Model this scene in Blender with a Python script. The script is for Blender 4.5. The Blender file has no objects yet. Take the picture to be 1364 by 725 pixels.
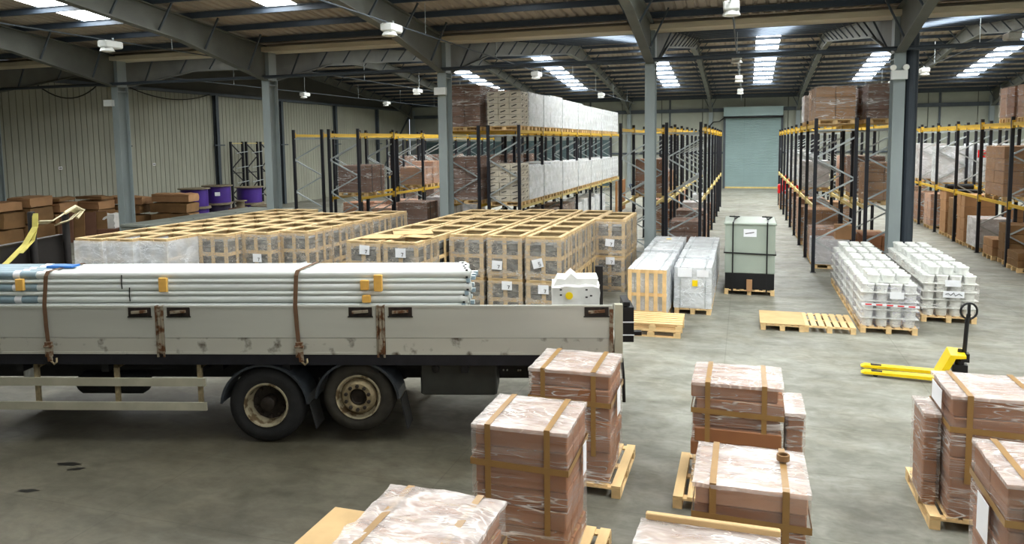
import bpy, math, random
from mathutils import Matrix, Vector, noise as mnoise
random.seed(7)
scene = bpy.context.scene
COL = scene.collection
R = math.radians

# ------------------------------------------------------------------ camera
cam_d = bpy.data.cameras.new('camera')
cam = bpy.data.objects.new('camera', cam_d)
COL.objects.link(cam)
cam_d.sensor_width = 36.0
cam_d.lens = 36.0 * 985.0 / 1364.0
cam_d.shift_y = -82.5 / 1364.0
cam_d.clip_start = 0.05
cam_d.clip_end = 400.0
_r = Vector((0.95389821, 0.29987206, -0.01244819))
_d = Vector((0.01519411, -0.08967235, -0.99585542))
_f = Vector((-0.29974547, 0.94975556, -0.09009458))
cam.matrix_world = Matrix(((_r.x, -_d.x, -_f.x, 0.0), (_r.y, -_d.y, -_f.y, 0.0),
                           (_r.z, -_d.z, -_f.z, 4.0), (0, 0, 0, 1)))
scene.camera = cam

# ------------------------------------------------------------------ world, light level, exposure
world = bpy.data.worlds.new('overcast_sky')
scene.world = world
world.use_nodes = True
world.node_tree.nodes['Background'].inputs[0].default_value = (0.80, 0.88, 1.0, 1)
world.node_tree.nodes['Background'].inputs[1].default_value = 1.0
ROOFLIGHT = 15.0          # glow of the translucent roof sheets
scene.view_settings.view_transform = 'Standard'
scene.view_settings.look = 'None'
scene.view_settings.exposure = 0.4
scene.view_settings.gamma = 1.0
scene.view_settings.use_curve_mapping = False
scene.cycles.use_denoising = True
scene.cycles.max_bounces = 6
scene.cycles.diffuse_bounces = 4
scene.cycles.glossy_bounces = 3
scene.cycles.transparent_max_bounces = 16
scene.cycles.sample_clamp_indirect = 6.0
scene.cycles.caustics_reflective = False
scene.cycles.caustics_refractive = False

# ------------------------------------------------------------------ materials
def lin(c):
    o = []
    for v in c:
        v = v / 255.0
        o.append(v / 12.92 if v <= 0.04045 else ((v + 0.055) / 1.055) ** 2.4)
    return (o[0], o[1], o[2], 1.0)

MATS = {}
def mat(name, rgb, rough=0.7, metal=0.0, var=0.0, scale=4.0, stretch=(1, 1, 1), bump=0.0, bscale=30.0, rgb2=None, spec=0.4, coord='Object', detail=4.0, lo=0.35, hi=0.65):
    if name in MATS:
        return MATS[name]
    m = bpy.data.materials.new(name)
    m.use_nodes = True
    nt = m.node_tree
    b = nt.nodes['Principled BSDF']
    b.inputs['Roughness'].default_value = rough
    b.inputs['Metallic'].default_value = metal
    b.inputs['Specular IOR Level'].default_value = spec
    c1 = lin(rgb)
    b.inputs['Base Color'].default_value = c1
    if var > 0 or rgb2 or bump > 0:
        tc = nt.nodes.new('ShaderNodeTexCoord')
        mp = nt.nodes.new('ShaderNodeMapping')
        mp.inputs['Scale'].default_value = stretch
        nt.links.new(tc.outputs[coord], mp.inputs[0])
    if var > 0 or rgb2:
        n = nt.nodes.new('ShaderNodeTexNoise')
        n.inputs['Scale'].default_value = scale
        n.inputs['Detail'].default_value = detail
        nt.links.new(mp.outputs[0], n.inputs['Vector'])
        rp = nt.nodes.new('ShaderNodeValToRGB')
        rp.color_ramp.elements[0].position = lo
        rp.color_ramp.elements[1].position = hi
        c2 = lin(rgb2) if rgb2 else tuple(min(1, x * (1 + var)) for x in c1[:3]) + (1,)
        c0 = c1 if rgb2 else tuple(x * (1 - var) for x in c1[:3]) + (1,)
        rp.color_ramp.elements[0].color = c0
        rp.color_ramp.elements[1].color = c2
        nt.links.new(n.outputs[0], rp.inputs[0])
        nt.links.new(rp.outputs[0], b.inputs['Base Color'])
    if bump > 0:
        n2 = nt.nodes.new('ShaderNodeTexNoise')
        n2.inputs['Scale'].default_value = bscale
        n2.inputs['Detail'].default_value = 3
        nt.links.new(mp.outputs[0], n2.inputs['Vector'])
        bp = nt.nodes.new('ShaderNodeBump')
        bp.inputs['Strength'].default_value = bump
        bp.inputs['Distance'].default_value = 0.02
        nt.links.new(n2.outputs[0], bp.inputs['Height'])
        nt.links.new(bp.outputs[0], b.inputs['Normal'])
    MATS[name] = m
    return m

def emit_mat(name, rgb, strength):
    m = bpy.data.materials.new(name)
    m.use_nodes = True
    b = m.node_tree.nodes['Principled BSDF']
    b.inputs['Base Color'].default_value = lin((235, 240, 240))
    b.inputs['Emission Color'].default_value = rgb
    b.inputs['Emission Strength'].default_value = strength
    MATS[name] = m
    return m

def film_mat(name, tint=(255, 250, 246), base=0.10, cloud=0.25, ridge=0.8, width=0.02, scale=3.0, stretch=(1.0, 1.0, 5.0), rough=0.10):
    """clear stretch film: see-through, faintly milky, with glossy streaks painted in as sharp white creases"""
    m = bpy.data.materials.new(name)
    m.use_nodes = True
    nt = m.node_tree
    L = nt.links.new
    b = nt.nodes['Principled BSDF']
    b.inputs['Base Color'].default_value = lin(tint)
    b.inputs['Roughness'].default_value = rough
    b.inputs['Specular IOR Level'].default_value = 0.8
    out = nt.nodes['Material Output']
    tr = nt.nodes.new('ShaderNodeBsdfTransparent')
    tr.inputs[0].default_value = (0.97, 0.96, 0.95, 1)
    mx = nt.nodes.new('ShaderNodeMixShader')
    tc = nt.nodes.new('ShaderNodeTexCoord')
    oi = nt.nodes.new('ShaderNodeObjectInfo')
    ad = nt.nodes.new('ShaderNodeVectorMath')
    ad.operation = 'ADD'
    sc = nt.nodes.new('ShaderNodeVectorMath')
    sc.operation = 'SCALE'
    sc.inputs['Scale'].default_value = 0.37
    L(oi.outputs['Location'], sc.inputs[0])
    L(tc.outputs['Object'], ad.inputs[0])
    L(sc.outputs[0], ad.inputs[1])
    mp = nt.nodes.new('ShaderNodeMapping')
    mp.inputs['Scale'].default_value = stretch
    mp.inputs['Rotation'].default_value = (0.16, 0.12, 0.1)
    L(ad.outputs[0], mp.inputs[0])
    def noise(k, detail, dist):
        n = nt.nodes.new('ShaderNodeTexNoise')
        n.inputs['Scale'].default_value = scale * k
        n.inputs['Detail'].default_value = detail
        n.inputs['Roughness'].default_value = 0.55
        n.inputs['Distortion'].default_value = dist
        L(mp.outputs[0], n.inputs['Vector'])
        return n
    def math_(op, a, v=None, c=None):
        q = nt.nodes.new('ShaderNodeMath')
        q.operation = op
        L(a.outputs[0], q.inputs[0])
        if c is not None:
            L(c.outputs[0], q.inputs[1])
        elif v is not None:
            q.inputs[1].default_value = v
        return q
    def mrange(a, f0, f1, t0, t1):
        q = nt.nodes.new('ShaderNodeMapRange')
        for i, v in enumerate((f0, f1, t0, t1)):
            q.inputs[i + 1].default_value = v
        L(a.outputs[0], q.inputs[0])
        return q
    cl = mrange(noise(0.8, 4, 0.5), 0.42, 0.72, base, base + cloud)
    def glint_crease(k, seed_dist, w):  # painted highlights: white lines standing in for glints on the wrinkles
        n = noise(k, 1, seed_dist)
        a = math_('ABSOLUTE', math_('SUBTRACT', n, 0.5))
        return mrange(a, 0.0, w, 1.0, 0.0)
    r1 = glint_crease(1.0, 0.15, width)
    r2 = glint_crease(1.9, 0.25, width * 1.1)
    gate = mrange(noise(0.55, 3, 0.0), 0.44, 0.62, 0.0, 1.0)
    rr = math_('MULTIPLY', math_('MAXIMUM', r1, c=r2), c=gate)
    fac = math_('ADD', cl, c=math_('MULTIPLY', rr, ridge))
    fac.use_clamp = True
    bp = nt.nodes.new('ShaderNodeBump')
    bp.inputs['Strength'].default_value = 0.6
    bp.inputs['Distance'].default_value = 0.03
    L(math_('ADD', noise(1.6, 3, 1.0), c=math_('MULTIPLY', rr, 0.4)).outputs[0], bp.inputs['Height'])
    L(bp.outputs[0], b.inputs['Normal'])
    L(fac.outputs[0], mx.inputs[0])
    L(tr.outputs[0], mx.inputs[1])
    L(b.outputs[0], mx.inputs[2])
    L(mx.outputs[0], out.inputs[0])
    MATS[name] = m
    return m

def floor_mat():
    m = bpy.data.materials.new('concrete_floor')
    m.use_nodes = True
    nt = m.node_tree
    b = nt.nodes['Principled BSDF']
    tc = nt.nodes.new('ShaderNodeTexCoord')
    def noise(scale, detail, stretch, rot=0.0, dist=0.0):
        mp = nt.nodes.new('ShaderNodeMapping')
        mp.inputs['Scale'].default_value = stretch
        mp.inputs['Rotation'].default_value = (0, 0, rot)
        nt.links.new(tc.outputs['Object'], mp.inputs[0])
        n = nt.nodes.new('ShaderNodeTexNoise')
        n.inputs['Scale'].default_value = scale
        n.inputs['Detail'].default_value = detail
        n.inputs['Roughness'].default_value = 0.62
        n.inputs['Distortion'].default_value = dist
        nt.links.new(mp.outputs[0], n.inputs['Vector'])
        return n
    def ramp(n, p0, c0, p1, c1):
        r = nt.nodes.new('ShaderNodeValToRGB')
        r.color_ramp.elements[0].position = p0
        r.color_ramp.elements[0].color = c0
        r.color_ramp.elements[1].position = p1
        r.color_ramp.elements[1].color = c1
        nt.links.new(n.outputs[0], r.inputs[0])
        return r
    def mix(a, c, fac, mode='MULTIPLY'):
        x = nt.nodes.new('ShaderNodeMix')
        x.data_type = 'RGBA'
        x.blend_type = mode
        x.inputs[0].default_value = fac
        nt.links.new(a.outputs[0] if 'Color' in a.outputs or a.bl_idname != 'ShaderNodeMix' else a.outputs[2], x.inputs[6])
        nt.links.new(c.outputs[0], x.inputs[7])
        return x
    base = ramp(noise(0.35, 6, (1, 1, 1)), 0.3, lin((130, 129, 120)), 0.7, lin((166, 166, 157)))
    wear = ramp(noise(1.1, 8, (0.55, 1.6, 1), 0.35, 0.8), 0.36, (0.55, 0.55, 0.51, 1), 0.62, (1, 1, 1, 1))
    m1 = mix(base, wear, 0.75)
    fine = ramp(noise(7, 6, (1, 2.2, 1), 0.3, 0.4), 0.35, (0.78, 0.78, 0.75, 1), 0.62, (1, 1, 1, 1))
    m2 = mix(m1, fine, 0.55)
    tint = ramp(noise(0.8, 3, (1, 1, 1)), 0.45, (1, 1, 1, 1), 0.75, (1.0, 0.93, 0.8, 1))
    m3 = mix(m2, tint, 0.6)
    # ragged tyre dirt where lorries stand, darkened to paint in the truck's shade
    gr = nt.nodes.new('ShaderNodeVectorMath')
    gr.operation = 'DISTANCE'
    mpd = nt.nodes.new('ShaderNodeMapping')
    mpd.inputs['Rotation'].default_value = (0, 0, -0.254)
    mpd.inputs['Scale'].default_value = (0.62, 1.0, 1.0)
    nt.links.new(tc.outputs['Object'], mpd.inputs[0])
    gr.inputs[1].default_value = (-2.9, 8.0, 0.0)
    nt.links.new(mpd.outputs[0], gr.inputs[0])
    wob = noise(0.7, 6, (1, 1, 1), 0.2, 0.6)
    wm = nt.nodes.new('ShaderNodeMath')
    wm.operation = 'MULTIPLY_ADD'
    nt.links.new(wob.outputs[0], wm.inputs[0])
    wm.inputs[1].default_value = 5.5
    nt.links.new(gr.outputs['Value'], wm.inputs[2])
    dirt_shade = nt.nodes.new('ShaderNodeValToRGB')
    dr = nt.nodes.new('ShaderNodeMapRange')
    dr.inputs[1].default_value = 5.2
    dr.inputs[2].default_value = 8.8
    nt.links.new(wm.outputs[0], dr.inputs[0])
    dirt_shade.color_ramp.elements[0].color = (0.33, 0.30, 0.245, 1)
    dirt_shade.color_ramp.elements[1].color = (1, 1, 1, 1)
    nt.links.new(dr.outputs[0], dirt_shade.inputs[0])
    m3 = mix(m3, dirt_shade, 1.0)
    mot = ramp(noise(2.6, 9, (1, 1.3, 1), 0.2, 1.2), 0.38, (0.70, 0.71, 0.68, 1), 0.6, (1, 1, 1, 1))
    m3 = mix(m3, mot, 0.8)
    br = nt.nodes.new('ShaderNodeTexBrick')
    br.inputs['Scale'].default_value = 0.16
    br.inputs['Mortar Size'].default_value = 0.0016
    br.inputs['Color1'].default_value = (1, 1, 1, 1)
    br.inputs['Color2'].default_value = (1, 1, 1, 1)
    br.inputs['Mortar'].default_value = (0.8, 0.8, 0.78, 1)
    br.offset = 0.0
    mpb = nt.nodes.new('ShaderNodeMapping')
    mpb.inputs['Location'].default_value = (0.3, 0.12, 0)
    nt.links.new(tc.outputs['Object'], mpb.inputs[0])
    nt.links.new(mpb.outputs[0], br.inputs['Vector'])
    m4 = mix(m3, br, 1.0)
    nt.links.new(m4.outputs[2], b.inputs['Base Color'])
    rr = ramp(noise(1.6, 5, (1, 1, 1)), 0.3, (0.42, 0.42, 0.42, 1), 0.7, (0.62, 0.62, 0.62, 1))
    nt.links.new(rr.outputs[0], b.inputs['Roughness'])
    b.inputs['Specular IOR Level'].default_value = 0.35
    bp = nt.nodes.new('ShaderNodeBump')
    bp.inputs['Strength'].default_value = 0.15
    bp.inputs['Distance'].default_value = 0.01
    nt.links.new(noise(9, 6, (1, 1, 1)).outputs[0], bp.inputs['Height'])
    nt.links.new(bp.outputs[0], b.inputs['Normal'])
    MATS['concrete_floor'] = m
    return m

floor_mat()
emit_mat('rooflight', (0.98, 1.0, 0.99, 1), ROOFLIGHT)
film_mat('film', base=0.07, cloud=0.17, ridge=0.72, width=0.022, scale=1.9, stretch=(0.55, 0.55, 5.0))
film_mat('film_light', base=0.05, cloud=0.12, ridge=0.55, width=0.02, scale=2.2, stretch=(0.55, 0.55, 5.0))
film_mat('film_top_sheen', tint=(255, 247, 242), base=0.30, cloud=0.32, ridge=0.55, width=0.03, scale=1.9, stretch=(1.3, 3.2, 1.0), rough=0.10)  # milky white stands in for rooflight sheen on the stack tops
film_mat('film_grey', tint=(214, 208, 198), base=0.22, cloud=0.26, ridge=0.5, scale=4, stretch=(1, 1, 2.0))
film_mat('film_milky', tint=(246, 250, 255), base=0.52, cloud=0.3, ridge=0.4, scale=3, stretch=(1, 1, 2.0), rough=0.2)
film_mat('film_lilac', tint=(226, 224, 238), base=0.07, cloud=0.25, ridge=0.6, scale=3, stretch=(0.8, 0.8, 3))
mat('wall_panel', (152, 153, 139), 0.75, var=0.06, scale=0.6, stretch=(1, 1, 0.4))
mat('wall_far', (156, 160, 148), 0.8, var=0.08, scale=0.5)
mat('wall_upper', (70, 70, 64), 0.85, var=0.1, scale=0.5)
mat('roof_sheet', (166, 154, 140), 0.85, var=0.10, scale=0.8, stretch=(1, 0.3, 1))
mat('steel_dark', (70, 78, 84), 0.6, var=0.12, scale=1.5)
mat('purlin', (58, 68, 80), 0.55, var=0.1, scale=1.0)
mat('rafter', (96, 98, 92), 0.65, var=0.12, scale=1.2)
mat('column_grey', (140, 150, 150), 0.5, var=0.07, scale=2, stretch=(1, 1, 0.3))
mat('pipe_dark', (52, 60, 68), 0.5)
mat('gutter_cream', (200, 188, 164), 0.7, var=0.15, scale=1.2, stretch=(0.3, 1, 1))
mat('shutter', (150, 172, 172), 0.45, var=0.04, scale=1.0, metal=0.1)
mat('shutter_dark', (84, 104, 106), 0.5, var=0.06, scale=1.0)
mat('white_plastic', (225, 228, 225), 0.5)
mat('lens_plastic', (240, 240, 232), 0.3)
mat('galv', (170, 178, 180), 0.45, metal=0.5, var=0.1, scale=6)
mat('upright', (22, 24, 32), 0.5)
mat('beam_yellow', (206, 166, 40), 0.45, var=0.06, scale=3)
mat('beam_pale', (206, 186, 120), 0.55, var=0.1, scale=3)
mat('pallet_wood', (224, 192, 140), 0.75, var=0.14, scale=5, stretch=(1, 0.25, 1), coord='Object')
mat('pallet_dark', (168, 128, 84), 0.8, var=0.2, scale=5, stretch=(1, 0.25, 1))
mat('crate_wood', (208, 180, 134), 0.75, var=0.14, scale=4, stretch=(0.5, 0.5, 0.5))
mat('plywood', (200, 168, 120), 0.75, var=0.08, scale=3)
mat('carton_red', (144, 96, 62), 0.7, var=0.10, scale=2.5)
mat('carton_tan', (164, 124, 86), 0.75, var=0.10, scale=2.5)
mat('carton_dark', (112, 78, 60), 0.75, var=0.12, scale=2.5)
mat('carton_olive', (128, 96, 60), 0.8, var=0.14, scale=2.0)
mat('carton_pink', (180, 138, 110), 0.7, var=0.08, scale=2.5)
mat('carton_white', (222, 226, 224), 0.65, var=0.06, scale=3)
mat('carton_print', (196, 190, 172), 0.65, var=0.06, scale=3)
mat('print_black', (30, 28, 26), 0.7)
mat('tape', (152, 118, 70), 0.35, var=0.06, scale=6)
mat('strap_brown', (98, 72, 50), 0.7, var=0.15, scale=8)
mat('strap_black', (20, 20, 22), 0.5)
mat('strap_cream', (216, 206, 170), 0.75, var=0.12, scale=8)
mat('strap_yellow', (196, 184, 96), 0.75, var=0.12, scale=8)
mat('paper', (236, 238, 242), 0.7)
mat('sticker_yellow', (244, 210, 10), 0.5)
mat('cabinet_grey', (154, 164, 152), 0.45, var=0.03, scale=2)
mat('cabinet_black', (16, 16, 18), 0.5)
mat('pail_white', (226, 228, 224), 0.4, var=0.03, scale=4)
mat('pail_lid', (232, 234, 230), 0.35)
mat('jack_yellow', (240, 206, 20), 0.35, var=0.04, scale=4)
mat('black_metal', (20, 20, 22), 0.45)
mat('rubber', (30, 30, 30), 0.75, var=0.25, scale=6, bump=0.15, bscale=14)
mat('tyre_dusty', (46, 43, 36), 0.85, var=0.3, scale=6, bump=0.15, bscale=14)
mat('rim_steel', (182, 172, 144), 0.4, metal=0.4, rgb2=(110, 92, 66), scale=9, lo=0.5, hi=0.62)
mat('hub_rust', (150, 136, 106), 0.55, metal=0.4, var=0.3, scale=12)
mat('hub_dark', (44, 38, 32), 0.6, metal=0.3, var=0.3, scale=12)
mat('aluminium_board', (188, 188, 178), 0.42, metal=0.25, var=0.06, scale=1.2, stretch=(0.3, 1, 2), detail=8)
mat('board_grime', (186, 184, 172), 0.5, metal=0.2, rgb2=(78, 68, 54), scale=5.0, lo=0.57, hi=0.70, detail=6)
mat('rust_post', (150, 140, 122), 0.6, metal=0.2, rgb2=(96, 62, 36), scale=10, lo=0.45, hi=0.55, detail=6)
mat('latch_dark', (56, 46, 40), 0.6, metal=0.3, rgb2=(30, 26, 24), scale=14)
mat('chassis_black', (26, 27, 30), 0.6, var=0.3, scale=5)
mat('chassis_navy', (24, 24, 30), 0.55, var=0.25, scale=5)
mat('mudguard', (44, 48, 52), 0.5, var=0.2, scale=5)
mat('toolbox_grey', (44, 46, 43), 0.5, var=0.2, scale=4)
mat('guard_alu', (176, 172, 152), 0.5, metal=0.2, var=0.1, scale=3)
mat('headboard', (24, 20, 18), 0.7, var=0.25, scale=4)
mat('bed_floor', (96, 78, 58), 0.8, var=0.2, scale=4)
mat('pipe_white', (226, 230, 226), 0.32, var=0.04, scale=3, stretch=(0.2, 2, 2), metal=0.1)
mat('pipe_sleeve', (138, 158, 168), 0.4, var=0.06, scale=4)
mat('block_orange', (222, 172, 84), 0.75, var=0.12, scale=6)
mat('lamp_red', (110, 14, 10), 0.3)
mat('blue_plastic', (40, 110, 190), 0.4)
mat('drum_purple', (64, 38, 122), 0.4, var=0.08, scale=3)
mat('drum_board', (122, 112, 92), 0.8, var=0.15, scale=4)
mat('drum_core', (44, 36, 60), 0.6)
mat('crate_load', (120, 126, 128), 0.4, metal=0.3, rgb2=(56, 62, 68), scale=5, lo=0.42, hi=0.6)
mat('case_grey', (112, 116, 108), 0.6, var=0.1, scale=2)
mat('red_plastic', (214, 20, 28), 0.35)
mat('blue_denim', (34, 50, 84), 0.7)
mat('sack_white', (226, 226, 222), 0.7, var=0.06, scale=6, bump=0.3, bscale=8)
mat('hivis', (210, 230, 30), 0.5)
mat('cable_black', (18, 18, 18), 0.6)
mat('oil', (26, 25, 22), 0.35)
mat('timber_brown', (150, 104, 58), 0.75, var=0.16, scale=3, stretch=(2, 2, 0.4))
mat('timber_dark', (92, 60, 38), 0.75, var=0.16, scale=3, stretch=(2, 2, 0.4))

# ------------------------------------------------------------------ mesh helpers
class MB:
    def __init__(self):
        self.v = []
        self.f = []
        self.smooth = False
    def box(self, c, s, rz=0.0):
        cx, cy, cz = c
        hx, hy, hz = s[0] / 2, s[1] / 2, s[2] / 2
        ca, sa = math.cos(rz), math.sin(rz)
        n = len(self.v)
        for dz in (-hz, hz):
            for dx, dy in ((-hx, -hy), (hx, -hy), (hx, hy), (-hx, hy)):
                self.v.append((cx + dx * ca - dy * sa, cy + dx * sa + dy * ca, cz + dz))
        for q in ((3, 2, 1, 0), (4, 5, 6, 7), (0, 1, 5, 4), (1, 2, 6, 5), (2, 3, 7, 6), (3, 0, 4, 7)):
            self.f.append(tuple(n + i for i in q))
        return self
    def span(self, a, b):
        return self.box(((a[0] + b[0]) / 2, (a[1] + b[1]) / 2, (a[2] + b[2]) / 2), (abs(b[0] - a[0]), abs(b[1] - a[1]), abs(b[2] - a[2])))
    def beam(self, p, q, w, h, up=(0, 0, 1)):
        p, q = Vector(p), Vector(q)
        d = (q - p).normalized()
        u = Vector(up)
        if abs(d.dot(u)) > 0.98:
            u = Vector((0, 1, 0))
        s = d.cross(u).normalized()
        u = s.cross(d)
        n = len(self.v)
        for e in (p, q):
            for a, b in ((-1, -1), (1, -1), (1, 1), (-1, 1)):
                self.v.append(tuple(e + s * a * w / 2 + u * b * h / 2))
        for k in ((3, 2, 1, 0), (4, 5, 6, 7), (0, 1, 5, 4), (1, 2, 6, 5), (2, 3, 7, 6), (3, 0, 4, 7)):
            self.f.append(tuple(n + i for i in k))
        return self
    def tube(self, pts, r, n=8, cap=True, rads=None):
        pts = [Vector(p) for p in pts]
        base = len(self.v)
        prev = None
        for i, p in enumerate(pts):
            if i == 0:
                d = pts[1] - p
            elif i == len(pts) - 1:
                d = p - pts[i - 1]
            else:
                d = (pts[i + 1] - pts[i - 1])
            d.normalize()
            if prev is None:
                a = Vector((0, 0, 1)) if abs(d.z) < 0.9 else Vector((1, 0, 0))
            else:
                a = prev
            s = d.cross(a).normalized()
            u = s.cross(d).normalized()
            prev = u
            rr = rads[i] if rads else r
            for k in range(n):
                t = 2 * math.pi * k / n
                self.v.append(tuple(p + s * math.cos(t) * rr + u * math.sin(t) * rr))
        for i in range(len(pts) - 1):
            for k in range(n):
                a = base + i * n + k
                b = base + i * n + (k + 1) % n
                self.f.append((a, b, b + n, a + n))
        if cap:
            self.f.append(tuple(base + k for k in range(n))[::-1])
            m = base + (len(pts) - 1) * n
            self.f.append(tuple(m + k for k in range(n)))
        return self
    def lathe(self, prof, n=16, axis='z', c=(0, 0, 0), cap=True):
        base = len(self.v)
        for r, h in prof:
            for k in range(n):
                t = 2 * math.pi * k / n
                a, b = r * math.cos(t), r * math.sin(t)
                if axis == 'z':
                    self.v.append((c[0] + a, c[1] + b, c[2] + h))
                else:
                    self.v.append((c[0] + a, c[1] + h, c[2] + b))
        fl = axis != 'z'
        for i in range(len(prof) - 1):
            for k in range(n):
                a = base + i * n + k
                b = base + i * n + (k + 1) % n
                q = (a, b, b + n, a + n)
                self.f.append(q[::-1] if fl else q)
        for i, rev in ((0, True), (len(prof) - 1, False)):
            if cap and prof[i][0] > 1e-4:
                q = tuple(base + i * n + k for k in range(n))
                self.f.append(q[::-1] if rev != fl else q)
        return self
    def prism(self, poly, axis, a, b):
        """poly of (u, w) extruded along axis x: (u, w) = (y, z); axis y: (x, z); axis z: (x, y)"""
        n = len(self.v)
        k = len(poly)
        for t in (a, b):
            for u, w in poly:
                self.v.append((t, u, w) if axis == 'x' else ((u, t, w) if axis == 'y' else (u, w, t)))
        self.f.append(tuple(n + i for i in range(k))[::-1])
        self.f.append(tuple(n + k + i for i in range(k)))
        for i in range(k):
            j = (i + 1) % k
            self.f.append((n + i, n + j, n + k + j, n + k + i))
        return self
    def ribbon(self, pts, w, t, wax):
        """flat strap through pts, width w along unit vector wax, thickness t"""
        wv = Vector(wax)
        pts = [Vector(p) for p in pts]
        for i in range(len(pts) - 1):
            d = (pts[i + 1] - pts[i]).normalized()
            nrm = d.cross(wv).normalized()
            e = d * t * 0.5
            n = len(self.v)
            for p in (pts[i] - e, pts[i + 1] + e):
                for a, b in ((-1, -1), (1, -1), (1, 1), (-1, 1)):
                    self.v.append(tuple(p + wv * a * w / 2 + nrm * b * t / 2))
            for k in ((3, 2, 1, 0), (4, 5, 6, 7), (0, 1, 5, 4), (1, 2, 6, 5), (2, 3, 7, 6), (3, 0, 4, 7)):
                self.f.append(tuple(n + j for j in k))
        return self
    def mesh(self, name, material, smooth=False):
        me = bpy.data.meshes.new(name)
        me.from_pydata(self.v, [], self.f)
        if material:
            me.materials.append(MATS[material])
        if smooth:
            me.polygons.foreach_set('use_smooth', [True] * len(me.polygons))
            me.update()
            try:
                me.set_sharp_from_angle(angle=R(40))
            except Exception:
                pass
        me.update()
        return me

MESH = {}
def cached(key, fn):
    if key not in MESH:
        MESH[key] = fn()
    return MESH[key]

def bevel_box(sx, sy, sz, b, material):
    """box with small chamfers, origin at the bottom centre"""
    key = ('bb', round(sx, 3), round(sy, 3), round(sz, 3), round(b, 4), material)
    def mk():
        hx, hy = sx / 2, sy / 2
        m = MB()
        ring = []
        for (ix, iy) in ((-1, -1), (1, -1), (1, 1), (-1, 1)):
            ring.append((ix, iy))
        def loop(ins, z):
            pts = []
            for ix, iy in ring:
                pts.append((ix, iy, ins))
            out = []
            for ix, iy in ring:
                x0, y0 = ix * (hx - ins), iy * (hy - ins)
                a = (x0 - ix * b, y0)
                c = (x0, y0 - iy * b)
                if ix * iy > 0:
                    out += [c, a] if False else [a, c]
                else:
                    out += [a, c]
            # order counter-clockwise
            out.sort(key=lambda p: math.atan2(p[1] / hy, p[0] / hx))
            return [(x, y, z) for x, y in out]
        loops = [loop(b, 0), loop(0, b), loop(0, sz - b), loop(b, sz)]
        for lp in loops:
            m.v += lp
        for i in range(3):
            for k in range(8):
                a = i * 8 + k
                c = i * 8 + (k + 1) % 8
                m.f.append((a, c, c + 8, a + 8))
        m.f.append(tuple(range(8))[::-1])
        m.f.append(tuple(range(24, 32)))
        return m.mesh('box', material)
    return cached(key, mk)

def plain_box(sx, sy, sz, material):
    key = ('pb', round(sx, 3), round(sy, 3), round(sz, 3), material)
    return cached(key, lambda: MB().box((0, 0, sz / 2), (sx, sy, sz)).mesh('box', material))

# ------------------------------------------------------------------ object helpers
def tag(o, label, cat, group=None, kind=None):
    o['label'] = label
    o['category'] = cat
    if group:
        o['group'] = group
    if kind:
        o['kind'] = kind
    return o
def thing(name, label, cat, loc=(0, 0, 0), rz=0.0, group=None):
    o = bpy.data.objects.new(name, None)
    o.empty_display_size = 0.2
    COL.objects.link(o)
    o.location = loc
    o.rotation_euler = (0, 0, rz)
    return tag(o, label, cat, group)
def obj(name, me, parent=None, loc=(0, 0, 0), rot=(0, 0, 0)):
    o = bpy.data.objects.new(name, me)
    COL.objects.link(o)
    if parent is not None:
        o.parent = parent
    o.location = loc
    o.rotation_euler = rot
    return o
def struct(name, me, label=None, cat=None, parent=None, loc=(0, 0, 0), rot=(0, 0, 0)):
    o = obj(name, me, parent, loc, rot)
    if parent is None:
        o['kind'] = 'structure'
        if label:
            o['label'] = label
            o['category'] = cat
    return o
ORD = ['first', 'second', 'third', 'fourth', 'fifth', 'sixth', 'seventh', 'eighth', 'ninth', 'tenth', 'eleventh', 'twelfth', 'thirteenth', 'fourteenth', 'fifteenth',
       'sixteenth', 'seventeenth', 'eighteenth', 'nineteenth', 'twentieth', 'twenty-first', 'twenty-second', 'twenty-third', 'twenty-fourth']
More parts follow.
